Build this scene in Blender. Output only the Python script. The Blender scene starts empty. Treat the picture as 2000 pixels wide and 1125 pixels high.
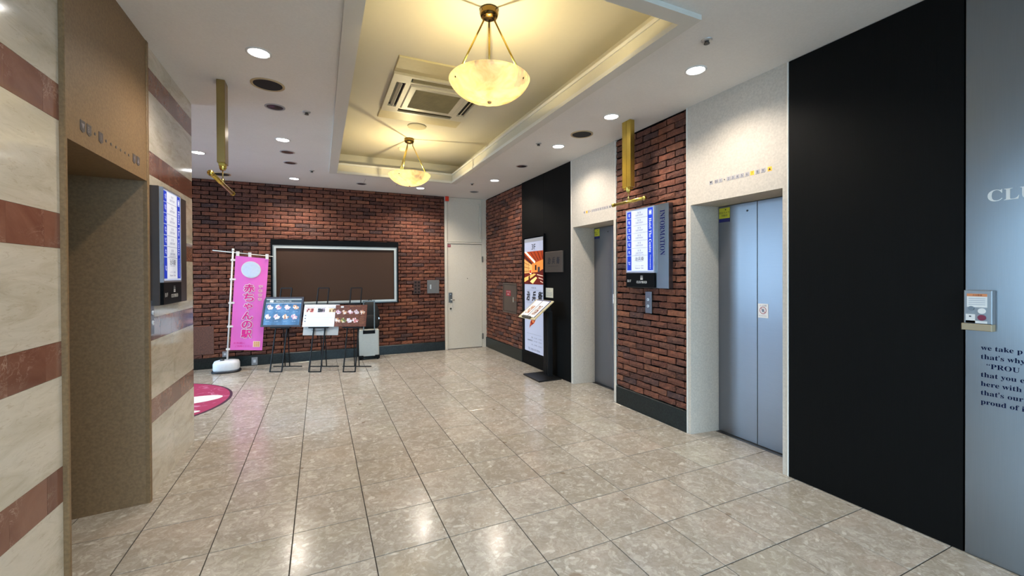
import bpy, math, random
from mathutils import Vector, Matrix
random.seed(7)
SC = bpy.context.scene
COL = SC.collection
PI = math.pi
def R(d): return math.radians(d)

# ------------------------------------------------------------------ camera
def make_camera():
    f, yaw, pitch, roll, cx, cy = 820.934, .4286034, .0064024, -.0045691, 1000.0, 540.745
    F = Vector((math.sin(yaw)*math.cos(pitch), math.cos(yaw)*math.cos(pitch), -math.sin(pitch)))
    X = Vector((math.cos(yaw), -math.sin(yaw), 0)); U = X.cross(F)
    X2 = X*math.cos(roll)+U*math.sin(roll); U2 = U*math.cos(roll)-X*math.sin(roll)
    cd = bpy.data.cameras.new('camera'); c = bpy.data.objects.new('camera', cd); COL.objects.link(c)
    m = Matrix((X2, U2, -F)).transposed().to_4x4(); m.translation = (0, 0, 1.46)
    c.matrix_world = m
    cd.sensor_fit = 'HORIZONTAL'; cd.sensor_width = 36; cd.lens = f/2000*36
    cd.shift_x = (1000-cx)/2000; cd.shift_y = (cy-562.5)/2000; cd.clip_start = .03
    SC.camera = c
make_camera()

# ------------------------------------------------------------------ world, exposure
W = bpy.data.worlds.new('world'); SC.world = W; W.use_nodes = True
bg = W.node_tree.nodes['Background']; bg.inputs[0].default_value = (.50, .73, 1.0, 1); bg.inputs[1].default_value = 4.2
SC.view_settings.view_transform = 'Standard'; SC.view_settings.look = 'None'
SC.view_settings.exposure = 1.3; SC.view_settings.gamma = 1; SC.view_settings.use_curve_mapping = False
try:
    SC.cycles.use_denoising = True; SC.cycles.max_bounces = 8; SC.cycles.diffuse_bounces = 4; SC.cycles.glossy_bounces = 4
    SC.cycles.transparent_max_bounces = 8; SC.cycles.sample_clamp_indirect = 6; SC.cycles.caustics_reflective = False
except Exception: pass
DOWN_W, DOWN_COL = 38, (1.0, .90, .78)
PEND_W, PEND_COL = 12, (1.0, .86, .50)
BOWL_UP = 1.0

# main measures (m)
H = 2.966; XR = 3.05; YB = 7.935; XL = -1.017; XG = -3.4; YN = -3.0
TZ = 3.29

# ------------------------------------------------------------------ materials
def S(h):
    h = h.lstrip('#'); c = [int(h[i:i+2], 16)/255 for i in (0, 2, 4)]
    return tuple(x/12.92 if x <= .04045 else ((x+.055)/1.055)**2.4 for x in c)+(1,)
class NT:
    def __init__(s, name):
        s.m = bpy.data.materials.new(name); s.m.use_nodes = True; s.t = s.m.node_tree
        s.b = s.t.nodes['Principled BSDF']; s.o = s.t.nodes['Material Output']
    def n(s, typ, props=None, **inp):
        nd = s.t.nodes.new(typ)
        for k, v in (props or {}).items(): setattr(nd, k, v)
        for k, v in inp.items():
            k = k.replace('_', ' ') if k not in nd.inputs else k
            s.set(nd.inputs[k], v)
        return nd
    def set(s, sock, v):
        if isinstance(v, bpy.types.NodeSocket): s.t.links.new(v, sock)
        elif isinstance(v, bpy.types.Node): s.t.links.new(v.outputs[0], sock)
        else: sock.default_value = v
    def math(s, op, a, b=0.0, c=None):
        nd = s.t.nodes.new('ShaderNodeMath'); nd.operation = op; s.set(nd.inputs[0], a); s.set(nd.inputs[1], b)
        if c is not None: s.set(nd.inputs[2], c)
        return nd.outputs[0]
    def mix(s, f, a, b, blend='MIX'):
        nd = s.t.nodes.new('ShaderNodeMix'); nd.data_type = 'RGBA'; nd.blend_type = blend
        s.set(nd.inputs[0], f); s.set(nd.inputs[6], a); s.set(nd.inputs[7], b); return nd.outputs[2]
    def ramp(s, f, stops, interp='LINEAR'):
        nd = s.t.nodes.new('ShaderNodeValToRGB'); cr = nd.color_ramp; cr.interpolation = interp
        while len(cr.elements) < len(stops): cr.elements.new(.5)
        for e, (p, c) in zip(cr.elements, stops):
            e.position = p; e.color = c if len(c) == 4 else tuple(c)+(1,)
        s.set(nd.inputs[0], f); return nd.outputs[0]
    def rnd(s):
        a = s.t.nodes.new('ShaderNodeObjectInfo').outputs['Random']; b = s.t.nodes.new('ShaderNodeNewGeometry').outputs['Random Per Island']
        return s.math('FRACT', s.math('ADD', a, b))
    def pos(s, off=None, scale=(1, 1, 1)):
        p = s.t.nodes.new('ShaderNodeNewGeometry').outputs['Position']
        if off is not None:
            o = s.n('ShaderNodeVectorMath', {'operation': 'SCALE'}); o.inputs[0].default_value = (31, 17, 23); s.set(o.inputs[3], off)
            q = s.n('ShaderNodeVectorMath', {'operation': 'ADD'}); s.set(q.inputs[0], p); s.set(q.inputs[1], o.outputs[0]); p = q.outputs[0]
        if scale != (1, 1, 1):
            q = s.n('ShaderNodeVectorMath', {'operation': 'MULTIPLY'}); s.set(q.inputs[0], p); q.inputs[1].default_value = scale; p = q.outputs[0]
        return p
    def noise(s, vec, scale, detail=3, rough=.5, dist=0):
        nd = s.n('ShaderNodeTexNoise', Vector=vec, Scale=scale, Detail=detail, Roughness=rough, Distortion=dist); return nd.outputs[0]
    def voro(s, vec, scale, feature='F1'):
        nd = s.t.nodes.new('ShaderNodeTexVoronoi'); nd.feature = feature; s.set(nd.inputs['Vector'], vec); nd.inputs['Scale'].default_value = scale; return nd
    def bump(s, h, strength=.3, dist=.01):
        nd = s.n('ShaderNodeBump', Strength=strength, Distance=dist, Height=h); s.set(s.b.inputs['Normal'], nd.outputs[0])
    def fin(s, col=None, rough=None, metal=None, spec=None, emit=None, es=0):
        if col is not None: s.set(s.b.inputs['Base Color'], col)
        if rough is not None: s.set(s.b.inputs['Roughness'], rough)
        if metal is not None: s.b.inputs['Metallic'].default_value = metal
        if spec is not None: s.b.inputs['Specular IOR Level'].default_value = spec
        if emit is not None: s.set(s.b.inputs['Emission Color'], emit); s.b.inputs['Emission Strength'].default_value = es
        return s.m
_mc = {}
def P(hexc, rough=.5, metal=0, spec=.5, emit=0, var=.08, scale=30):
    key = (hexc, rough, metal, spec, emit)
    if key in _mc: return _mc[key]
    n = NT('paint_'+hexc.strip('#')); c = S(hexc)
    if emit: n.fin(c, rough, metal, spec, c, emit)
    else:
        ns = n.noise(n.pos(), scale, 3)
        d = tuple(x*(1-var) for x in c[:3])+(1,); l = tuple(min(1, x*(1+var)) for x in c[:3])+(1,)
        n.fin(n.mix(ns, d, l), rough, metal, spec)
    _mc[key] = n.m; return n.m

def m_brick():
    n = NT('brick_clay'); r = n.rnd(); p = n.pos(r)
    base = n.ramp(r, [(0, S('#4a2c23')), (.18, S('#6f4030')), (.4, S('#824c36')), (.6, S('#5e382c')), (.8, S('#90593f')), (.92, S('#493533')), (1, S('#734434'))])
    a = n.noise(p, 14, 5, .65); col = n.mix(n.ramp(a, [(.35, (0, 0, 0)), (.7, (1, 1, 1))]), base, n.mix(.6, base, S('#33201c'), 'MIX'))
    col = n.mix(n.math('MULTIPLY', n.ramp(n.noise(p, 60, 3), [(.55, (0, 0, 0)), (.75, (1, 1, 1))]), .35), col, S('#a8785f'))
    n.bump(n.noise(p, 45, 5, .7), .55, .008); return n.fin(col, .78, spec=.35)
def m_tile():
    n = NT('terrazzo_stone'); r = n.rnd(); p = n.pos(r)
    w = n.t.nodes.new('ShaderNodeMixRGB'); 
    warp = n.n('ShaderNodeTexNoise', Vector=p, Scale=9, Detail=4)
    ad = n.n('ShaderNodeVectorMath', {'operation': 'MULTIPLY_ADD'}); n.set(ad.inputs[0], warp.outputs['Color']); ad.inputs[1].default_value = (.16, .10, .1); n.set(ad.inputs[2], p)
    v1 = n.voro(ad.outputs[0], 26); v2 = n.voro(ad.outputs[0], 75); v3 = n.voro(ad.outputs[0], 9)
    base = n.ramp(r, [(0, S('#aea79c')), (.3, S('#b6aea3')), (.6, S('#a79f94')), (1, S('#bcb4aa'))])
    cl = n.noise(p, 5, 5, .65)
    col = n.mix(n.ramp(cl, [(.35, (0, 0, 0)), (.7, (1, 1, 1))]), n.mix(.45, base, S('#857b6b')), base)
    s1 = n.t.nodes.new('ShaderNodeSeparateColor'); n.set(s1.inputs[0], v1.outputs['Color'])
    s2 = n.t.nodes.new('ShaderNodeSeparateColor'); n.set(s2.inputs[0], v2.outputs['Color'])
    cellmix = n.math('ADD', n.math('MULTIPLY', s1.outputs[1], .5), n.math('MULTIPLY', s2.outputs[1], .5))
    col = n.mix(n.math('MULTIPLY', n.ramp(cellmix, [(.2, (1, 1, 1)), (.5, (0, 0, 0))]), .38), col, S('#8b8172'))
    col = n.mix(n.math('MULTIPLY', n.ramp(cellmix, [(.55, (0, 0, 0)), (.85, (1, 1, 1))]), .34), col, S('#d8d1c6'))
    col = n.mix(n.math('MULTIPLY', n.ramp(n.noise(p, 3, 3), [(.45, (0, 0, 0)), (.65, (1, 1, 1))]), .16), col, n.mix(r, S('#c8a898'), S('#a9b096')))
    chip = n.math('MULTIPLY', n.ramp(s1.outputs[0], [(.90, (0, 0, 0)), (.93, (1, 1, 1))]), n.ramp(v1.outputs['Distance'], [(.3, (1, 1, 1)), (.5, (0, 0, 0))]))
    col = n.mix(n.math('MULTIPLY', chip, .5), col, S('#dcd7ce'))
    vein = n.ramp(n.math('ABSOLUTE', n.math('SUBTRACT', n.noise(p, 7, 5, .65, 1.5), .5)), [(0, (1, 1, 1)), (.012, (0, 0, 0))])
    col = n.mix(n.math('MULTIPLY', vein, .22), col, S('#6f6455'))
    s3 = n.t.nodes.new('ShaderNodeSeparateColor'); n.set(s3.inputs[0], v3.outputs['Color'])
    spot = n.math('MULTIPLY', n.ramp(s3.outputs[0], [(.965, (0, 0, 0)), (.97, (1, 1, 1))]), n.ramp(v3.outputs['Distance'], [(.16, (1, 1, 1)), (.24, (0, 0, 0))]))
    col = n.mix(n.math('MULTIPLY', spot, .7), col, S('#7d6a58'))
    rg = n.math('MULTIPLY_ADD', n.noise(p, 8, 3), .12, .13)
    return n.fin(col, rg, spec=.55)
def m_marble(cream=True):
    n = NT('cream_travertine' if cream else 'red_marble'); r = n.rnd(); p = n.pos(r, (1, 1, 4) if cream else (1, 1, 1.3))
    a = n.noise(p, 2.4, 6, .62, 1.0); b = n.noise(p, 9, 6, .7, 2.0)
    if cream:
        col = n.ramp(a, [(.25, S('#b7aa94')), (.45, S('#c9bfab')), (.6, S('#d5cbb9')), (.8, S('#beb39e'))])
        col = n.mix(n.math('MULTIPLY', n.ramp(b, [(.56, (0, 0, 0)), (.64, (1, 1, 1))]), .3), col, S('#a18c6c'))
    else:
        base = n.ramp(r, [(0, S('#683c2e')), (.5, S('#774a3a')), (1, S('#5e3428'))])
        col = n.mix(n.ramp(a, [(.3, (0, 0, 0)), (.7, (1, 1, 1))]), base, S('#8f6552'))
        v = n.ramp(n.math('ABSOLUTE', n.math('SUBTRACT', b, .5)), [(0, (1, 1, 1)), (.025, (0, 0, 0))])
        col = n.mix(n.math('MULTIPLY', v, n.ramp(n.noise(p, 4, 2), [(.5, (0, 0, 0)), (.7, (.7, .7, .7))])), col, S('#cdb19c'))
    return n.fin(col, .1, spec=.5)
def m_spray(name, c1, c2, rough=.6):
    n = NT(name); p = n.pos(); a = n.noise(p, 70, 4, .6); b = n.noise(p, 2, 3)
    col = n.mix(n.ramp(a, [(.35, (0, 0, 0)), (.65, (1, 1, 1))]), S(c1), S(c2)); col = n.mix(n.math('MULTIPLY', b, .15), col, S('#8d8070'))
    n.bump(a, .1, .003); return n.fin(col, rough)
def m_steel(name='brushed_steel', c='#87888f', rough=.27, sc=(1, 1, 60)):
    n = NT(name); p = n.pos(None, sc); a = n.noise(p, 6, 3); b = n.noise(n.pos(), 1.1, 2)
    n.bump(b, .12, .05)
    return n.fin(n.mix(a, S(c), tuple(min(1, x*1.12) for x in S(c)[:3])+(1,)), n.math('MULTIPLY_ADD', a, .08, rough), 1)
def m_black():
    n = NT('black_oak_veneer'); p = n.pos(None, (60, 60, 1.2)); a = n.noise(p, 3, 4, .6)
    n.bump(a, .12, .003); return n.fin(n.mix(a, S('#030303'), S('#0a0a09')), .6, spec=.12)
def m_granite():
    n = NT('dark_granite'); p = n.pos(); v = n.voro(p, 180); a = n.noise(p, 60, 3)
    return n.fin(n.mix(n.ramp(a, [(.4, (0, 0, 0)), (.7, (1, 1, 1))]), S('#0b1111'), S('#1c2624')), .35, spec=.35)
def m_glass():
    n = NT('pane_glass'); t = n.t; tr = t.nodes.new('ShaderNodeBsdfTransparent'); tr.inputs[0].default_value = (.93, .97, .96, 1)
    gl = t.nodes.new('ShaderNodeBsdfGlossy'); gl.inputs['Roughness'].default_value = .02
    fr = t.nodes.new('ShaderNodeFresnel'); fr.inputs[0].default_value = 1.45; mx = t.nodes.new('ShaderNodeMixShader')
    t.links.new(fr.outputs[0], mx.inputs[0]); t.links.new(tr.outputs[0], mx.inputs[1]); t.links.new(gl.outputs[0], mx.inputs[2]); t.links.new(mx.outputs[0], n.o.inputs[0]); return n.m
def m_alabaster():
    n = NT('alabaster'); t = n.t; p = n.pos(); a = n.noise(p, 9, 5, .6, 1.5); b = n.noise(p, 3.5, 4, .6, .8)
    col = n.mix(n.ramp(a, [(.4, (0, 0, 0)), (.65, (1, 1, 1))]), S('#fff3d8'), S('#f0dcb4'))
    col = n.mix(n.math('MULTIPLY', n.ramp(b, [(.58, (0, 0, 0)), (.66, (1, 1, 1))]), .6), col, S('#a79a9c'))
    d = t.nodes.new('ShaderNodeBsdfDiffuse'); tl = t.nodes.new('ShaderNodeBsdfTranslucent'); mx = t.nodes.new('ShaderNodeMixShader'); mx.inputs[0].default_value = .62
    n.set(d.inputs[0], col); n.set(tl.inputs[0], col); t.links.new(d.outputs[0], mx.inputs[1]); t.links.new(tl.outputs[0], mx.inputs[2])
    g = t.nodes.new('ShaderNodeBsdfGlossy'); g.inputs['Roughness'].default_value = .25; m2 = t.nodes.new('ShaderNodeMixShader'); m2.inputs[0].default_value = .05
    t.links.new(mx.outputs[0], m2.inputs[1]); t.links.new(g.outputs[0], m2.inputs[2]); em = t.nodes.new('ShaderNodeEmission'); n.set(em.inputs[0], n.mix(1.0, col, S('#fff0c4'), 'MULTIPLY')); em.inputs[1].default_value = .10
    ad = t.nodes.new('ShaderNodeAddShader'); t.links.new(m2.outputs[0], ad.inputs[0]); t.links.new(em.outputs[0], ad.inputs[1]); t.links.new(ad.outputs[0], n.o.inputs[0]); return n.m
def m_food(name, stops, scale=60, emit=0):
    n = NT(name); p = n.pos(); v = n.voro(p, scale); s = n.t.nodes.new('ShaderNodeSeparateColor'); n.set(s.inputs[0], v.outputs['Color'])
    c = n.ramp(s.outputs[0], [(i/len(stops), S(x)) for i, x in enumerate(stops)], 'CONSTANT')
    c = n.mix(n.math('MULTIPLY', n.noise(p, scale*2, 2), .3), c, S('#2a1410'))
    return n.fin(c, .4, emit=c if emit else None, es=emit)
MAT = dict(
    brick=m_brick(), mortar=P('#0b0808', .95, spec=.05), tile=m_tile(), grout=P('#2f2a25', .9), cream=m_marble(), red=m_marble(False),
    tan=m_spray('tan_sprayed_stone', '#765a38', '#896b46', .5), white_stone=m_spray('pale_sprayed_stone', '#bdb4a8', '#cdc4b7', .6),
    steel=m_steel(), steelv=m_steel('satin_steel_sheet', '#85888c', .26, (1, 60, 1)), black=m_black(), granite=m_granite(), glass=m_glass(), alabaster=m_alabaster(),
    brass=P('#d2b75c', .25, 1), darkbrass=P('#9c8656', .3, 1), ceil=m_spray('ceiling_paint', '#ebe8e3', '#f0ede8', .7), tray=P('#cfc8b4', .75, var=.02), mould=P('#d8d4ca', .6, var=.03),
    lamp=P('#ffffff', .3, emit=9), white=P('#e2e0dc', .4), blackp=P('#040405', .5, spec=.12), blackm=P('#08080a', .5, spec=.25), lit=P('#c2cde8', .4, emit=.14), litblue=P('#0a34b8', .4, emit=.2), litw=P('#dfe4f2', .4, emit=.16),
    doorp=m_spray('cream_door_paint', '#d3cab8', '#dad2c2', .45))

# ------------------------------------------------------------------ mesh helpers
class MB:
    def __init__(s): s.v = []; s.f = []
    def add(s, vs, fs):
        o = len(s.v); s.v += [tuple(v) for v in vs]; s.f += [tuple(i+o for i in f) for f in fs]; return s
    def box(s, a, b):
        x0, y0, z0 = a; x1, y1, z1 = b
        return s.add([(x0, y0, z0), (x1, y0, z0), (x1, y1, z0), (x0, y1, z0), (x0, y0, z1), (x1, y0, z1), (x1, y1, z1), (x0, y1, z1)],
                     [(0, 3, 2, 1), (4, 5, 6, 7), (0, 1, 5, 4), (1, 2, 6, 5), (2, 3, 7, 6), (3, 0, 4, 7)])
    def bbox(s, a, b, r=.005):   # box with chamfered vertical (z) edges and chamfered front rim
        x0, y0, z0 = a; x1, y1, z1 = b
        def ring(y, d): return [(x0+d, y, z0+d), (x1-d, y, z0+d), (x1-d, y, z1-d), (x0+d, y, z1-d)]
        vs = ring(y0, r)+ring(y0+r, 0)+ring(y1, 0)
        fs = [(0, 1, 2, 3), (11, 10, 9, 8)]
        for k in (0, 4): fs += [(k+i, k+4+i, k+4+(i+1) % 4, k+(i+1) % 4) for i in range(4)]
        return s.add(vs, fs)
    def prism(s, poly, a, b, axis='y'):   # polygon (u,v) extruded along axis
        def pt(u, v, w): return {'y': (u, w, v), 'z': (u, v, w), 'x': (w, u, v)}[axis]
        n = len(poly)
        return s.add([pt(u, v, a) for u, v in poly]+[pt(u, v, b) for u, v in poly],
                     [tuple(range(n)), tuple(range(2*n-1, n-1, -1))]+[(i, i+n, (i+1) % n+n, (i+1) % n) for i in range(n)])
    def cyl(s, p, q, r, r2=None, n=16, cap=True):
        p = Vector(p); q = Vector(q); d = (q-p).normalized(); u = d.orthogonal().normalized(); w = d.cross(u); r2 = r if r2 is None else r2
        vs = [p+(u*math.cos(t)+w*math.sin(t))*r for t in [2*PI*i/n for i in range(n)]]+[q+(u*math.cos(t)+w*math.sin(t))*r2 for t in [2*PI*i/n for i in range(n)]]
        fs = [(i, (i+1) % n, (i+1) % n+n, i+n) for i in range(n)]
        if cap: fs += [tuple(range(n-1, -1, -1)), tuple(range(n, 2*n))]
        return s.add(vs, fs)
    def path(s, pts, r, n=8):
        for a, b in zip(pts, pts[1:]): s.cyl(a, b, r, n=n)
        return s
    def bar(s, p, q, w, t=None):   # square bar
        p = Vector(p); q = Vector(q); d = (q-p).normalized(); t = t or w
        u = Vector((0, 0, 1)).cross(d); u = Vector((1, 0, 0)) if u.length < .1 else u.normalized(); k = d.cross(u)
        c = [(-1, -1), (1, -1), (1, 1), (-1, 1)]
        vs = [p+u*a*w/2+k*b*t/2 for a, b in c]+[q+u*a*w/2+k*b*t/2 for a, b in c]
        return s.add(vs, [(0, 1, 2, 3), (7, 6, 5, 4)]+[(i, i+4, (i+1) % 4+4, (i+1) % 4) for i in range(4)])
    def lathe(s, prof, c=(0, 0, 0), n=32, mod=None):   # prof [(r,z)]
        vs = []; fs = []
        for r, z in prof:
            for i in range(n):
                t = 2*PI*i/n; rr, zz = (mod(r, z, t) if mod else (r, z)); vs.append((c[0]+rr*math.cos(t), c[1]+rr*math.sin(t), c[2]+zz))
        for j in range(len(prof)-1):
            for i in range(n): fs.append((j*n+i, j*n+(i+1) % n, (j+1)*n+(i+1) % n, (j+1)*n+i))
        return s.add(vs, fs)
    def disc(s, c, r, z2, n=24, ax='z'):
        cx, cy, cz = c
        if ax == 'z': return s.cyl((cx, cy, cz), (cx, cy, z2), r, n=n)
        return s.cyl((cx, cy, cz), (cx, z2, cz), r, n=n)
    def frame(s, x0, x1, z0, z1, w, y0, y1, wt=None, wb=None):
        wt = wt or w; wb = wb or w
        s.box((x0, y0, z0), (x0+w, y1, z1)); s.box((x1-w, y0, z0), (x1, y1, z1)); s.box((x0+w, y0, z1-wt), (x1-w, y1, z1)); s.box((x0+w, y0, z0), (x1-w, y1, z0+wb)); return s
    def build(s, name, mat, parent=None, smooth=False, loc=(0, 0, 0), rot=0):
        me = bpy.data.meshes.new(name); me.from_pydata(s.v, [], s.f); me.validate()
        import bmesh
        bm = bmesh.new(); bm.from_mesh(me); bmesh.ops.recalc_face_normals(bm, faces=bm.faces); bm.to_mesh(me); bm.free()
        if smooth:
            for p in me.polygons: p.use_smooth = True
        me.materials.append(MAT[mat] if isinstance(mat, str) else mat)
        o = bpy.data.objects.new(name, me); COL.objects.link(o); o.parent = parent; o.location = loc; o.rotation_euler[2] = rot; return o
def tag(o, label=None, cat=None, group=None, kind=None):
    if label: o['label'] = label
    if cat: o['category'] = cat
    if group: o['group'] = group
    if kind: o['kind'] = kind
    return o
def thing(name, label, cat, loc, rot=0, group=None, kind=None):
    o = bpy.data.objects.new(name, None); COL.objects.link(o); o.location = loc; o.rotation_euler[2] = rot; o.empty_display_size = .1
    return tag(o, label, cat, group, kind)
def copy_tree(o, parent=None):
    c = o.copy(); COL.objects.link(c); c.parent = parent
    for ch in list(o.children): copy_tree(ch, c)
    return c
RW, LW = -PI/2, PI/2      # rotations of things mounted on the right / left wall (local -y faces the room, local x = viewer's right)
def box(name, mat, parent, a, b): return MB().box(a, b).build(name, mat, parent)
# text -> flat mesh; local x right, z up, faces -y
_tc = {}
def text(parent, s, x, y, z, h, mat, w=None, ang=0, align='CENTER', name='lettering', serif=False, slant=0, em=False):
    if serif:
        o_ = ''
        for ch in s:
            if 'A' <= ch <= 'Z': o_ += chr(0x1D400+ord(ch)-65)
            elif 'a' <= ch <= 'z': o_ += chr(0x1D41A+ord(ch)-97)
            else: o_ += ch
        s = o_
    if s not in _tc:
        c = bpy.data.curves.new('t', 'FONT'); c.body = s; c.resolution_u = 3; c.fill_mode = 'FRONT'; c.extrude = 0
        o = bpy.data.objects.new('t', c); COL.objects.link(o); dg = bpy.context.evaluated_depsgraph_get()
        me = bpy.data.meshes.new_from_object(o.evaluated_get(dg)); _tc[s] = ([v.co.copy() for v in me.vertices], [tuple(p.vertices) for p in me.polygons])
        bpy.data.objects.remove(o); bpy.data.curves.remove(c); bpy.data.meshes.remove(me)
    vs, fs = _tc[s]
    x0 = min(v.x for v in vs); x1 = max(v.x for v in vs); y0 = min(v.y for v in vs); y1 = max(v.y for v in vs)
    k = h/(y1-y0); kx = k if w is None else w/(x1-x0)
    if em: k = kx = h; y0 = 0; y1 = .7
    ax = {'CENTER': (x0+x1)/2, 'LEFT': x0, 'RIGHT': x1}[align]; ca, sa = math.cos(ang), math.sin(ang)
    out = []
    for v in vs:
        a = (v.x-ax)*kx+slant*(v.y-y0)*k; b = (v.y-(y0+y1)/2)*k; out.append((x+a*ca-b*sa, y, z+a*sa+b*ca))
    m = MB(); m.v = out; m.f = list(fs); me = bpy.data.meshes.new(name); me.from_pydata(m.v, [], m.f)
    me.materials.append(MAT[mat] if isinstance(mat, str) else mat)
    # make polygons face -y
    import bmesh
    bm = bmesh.new(); bm.from_mesh(me)
    for f in bm.faces:
        if f.normal.y > 0: f.normal_flip()
    bm.to_mesh(me); bm.free()
    o = bpy.data.objects.new(name, me); COL.objects.link(o); o.parent = parent; return o
# camera projection for choosing the pieces that show largest
CAMM = SC.camera.matrix_world.inverted() if False else None
_f = Vector((.41557, .90954, -.0064)); _r = Vector((.9096, -.4156, 0))
def px(p):
    v = Vector(p)-Vector((0, 0, 1.46)); d = v.dot(_f)
    if d < .1: return None
    return (1000+821*v.dot(_r)/d, 540.7-821*(v.z+.0064*d)/d, d)
def seen(p, m=80):
    q = px(p); return q is not None and -m < q[0] < 2000+m and -m < q[1] < 1125+m

# ================================================================== SETTING
# ---- floor
def floor():
    sl = box('floor', 'grout', None, (XG-.1, YN-.1, -.12), (XR+.42, YB+.05, -.004)); tag(sl, 'polished beige terrazzo tile floor of the lobby', 'floor', kind='structure')
    X0, Y0, DX, DY, g = .2489, 1.4604, .3960, .4021, .0026
    tiles = []
    for i in range(-12, 9):
        for j in range(-12, 18):
            x0 = X0+i*DX; y0 = Y0+j*DY; x1 = x0+DX; y1 = y0+DY
            x0c = max(x0, XG); x1c = min(x1, XR+.33); y0c = max(y0, YN); y1c = min(y1, YB)
            if x1c-x0c < .02 or y1c-y0c < .02: continue
            if x1c < XL-.4 and y1c < 4.53: continue
            if x0c < XL-.4 and y1c < 4.5: x0c = XL-.4
            tiles.append((x0c+g, x1c-g, y0c+g, y1c-g))
    def size(t):
        c = ((t[0]+t[1])/2, (t[2]+t[3])/2, 0)
        if not seen(c, 250): return 0
        if c[0] < XL and c[1] < 4.4: return 0
        return 1/px(c)[2]**3
    tiles.sort(key=size, reverse=True)
    big = [t for t in tiles if size(t) > 0][:290]; rest = tiles[len(big):]
    cache = {}
    for x0, x1, y0, y1 in big:
        k = (round(x1-x0, 3), round(y1-y0, 3))
        if k not in cache:
            m = MB(); w, d = k; c = .0012
            vs = [(0, 0, -.004), (w, 0, -.004), (w, d, -.004), (0, d, -.004), (0, 0, -c), (w, 0, -c), (w, d, -c), (0, d, -c), (c, c, 0), (w-c, c, 0), (w-c, d-c, 0), (c, d-c, 0)]
            m.add(vs, [(8, 9, 10, 11)]+[(i, (i+1) % 4, (i+1) % 4+4, i+4) for i in range(4)]+[(i+4, (i+1) % 4+4, (i+1) % 4+8, i+8) for i in range(4)])
            o = m.build('tile', 'tile', sl); cache[k] = o
        else:
            o = cache[k].copy(); COL.objects.link(o)
        o.location = (x0, y0, random.uniform(-.0004, .0004))
    m = MB()
    for x0, x1, y0, y1 in rest: m.box((x0, y0, -.004), (x1, y1, 0))
    tag(m.build('paving', 'tile', sl), kind='stuff')
floor()

# ---- ceiling with its tray
tx0, tx1, ty0, ty1 = .235, 1.948, 1.865, 6.59     # inner edge of the moulding
def ceiling():
    m = MB(); T = .06
    ox0, ox1, oy0, oy1 = .13, 2.035, 1.775, 6.66
    m.box((XG-.1, YN-.1, H), (ox0+.02, YB+.05, H+T)); m.box((ox1-.02, YN-.1, H), (XR+.42, YB+.05, H+T))
    m.box((ox0+.02, YN-.1, H), (ox1-.02, oy0+.02, H+T)); m.box((ox0+.02, oy1-.02, H), (ox1-.02, YB+.05, H+T))
    c = m.build('ceiling', 'ceil'); tag(c, 'off-white painted ceiling with a raised central tray', 'ceiling', kind='structure')
    # two fine access-panel joints near the back wall
    for x in (.66, 1.18): box('panel_joint', P('#8f8b86', .8), c, (x, 6.95, H-.001), (x+.004, 7.3, H+.001))
    # moulding frame
    t = thing('trim_1', 'white stepped moulding framing the ceiling tray', 'moulding', ((ox0+ox1)/2, (oy0+oy1)/2, H), kind='structure')
    cx, cy = t.location[0], t.location[1]
    def ring(m, a, b, za, zb):   # a outer (x0,x1,y0,y1), b inner
        m.box((a[0]-cx, a[2]-cy, za), (b[0]-cx, a[3]-cy, zb)); m.box((b[1]-cx, a[2]-cy, za), (a[1]-cx, a[3]-cy, zb))
        m.box((b[0]-cx, a[2]-cy, za), (b[1]-cx, b[2]-cy, zb)); m.box((b[0]-cx, b[3]-cy, za), (b[1]-cx, a[3]-cy, zb)); return m
    O = (ox0, ox1, oy0, oy1); I = (tx0, tx1, ty0, ty1)
    ring(MB(), O, I, -.030, .004).build('face_moulding', 'mould', t)
    e = .012; I2 = (tx0-e, tx1+e, ty0-e, ty1+e); ring(MB(), (ox0+.03, ox1-.03, oy0+.03, oy1-.03), I2, .004, .095).build('fascia', 'tray', t)
    ring(MB(), (ox0+.03, ox1-.03, oy0+.03, oy1-.03), (tx0-.002, tx1+.002, ty0-.002, ty1+.002), .095, .122).build('fascia_lip', 'mould', t)
    # upper tray: side walls and top
    u = (0.03, 2.155, 1.62, 6.86); k = thing('trim_2', 'raised cream ceiling tray above the pendant lamps', 'ceiling tray', (cx, cy, TZ), kind='structure')
    z0 = H+T-TZ; m = MB(); ring(m, (u[0]-.05, u[1]+.05, u[2]-.05, u[3]+.05), u, z0, .03); m.build('tray_side', 'tray', k)
    MB().box((u[0]-.05-cx, u[2]-.05-cy, 0), (u[1]+.05-cx, u[3]+.05-cy, .05)).build('tray_top', 'tray', k)
ceiling()

# ---- bricks
def brick_meshes(L, Hh, n=12):
    out = []
    for _ in range(n):
        m = MB(); nx, nz = 4, 2; vs = []
        for j in range(nz+1):
            for i in range(nx+1):
                e = (i in (0, nx)) or (j in (0, nz))
                y = (.004 if e else 0)+random.uniform(-.0028, .0028)+(random.uniform(0, .008) if random.random() < .18 else 0)
                vs.append((i/nx*L+random.uniform(-.0028, .0028), y, j/nz*Hh+random.uniform(-.0032, .0032)))
        fs = [(j*(nx+1)+i, j*(nx+1)+i+1, (j+1)*(nx+1)+i+1, (j+1)*(nx+1)+i) for j in range(nz) for i in range(nx)]
        per = [i for i in range(nx+1)]+[j*(nx+1)+nx for j in range(1, nz+1)]+[nz*(nx+1)+i for i in range(nx-1, -1, -1)]+[j*(nx+1) for j in range(nz-1, 0, -1)]
        b = len(vs); vs += [(vs[k][0], .03, vs[k][2]) for k in per]
        fs += [(per[k], b+k, b+(k+1) % len(per), per[(k+1) % len(per)]) for k in range(len(per))]
        m.add(vs, fs); out.append(m)
    return out
BL, BH, PX, PZ = .2045, .0535, .2165, .0655
BMM = brick_meshes(BL, BH)
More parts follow.
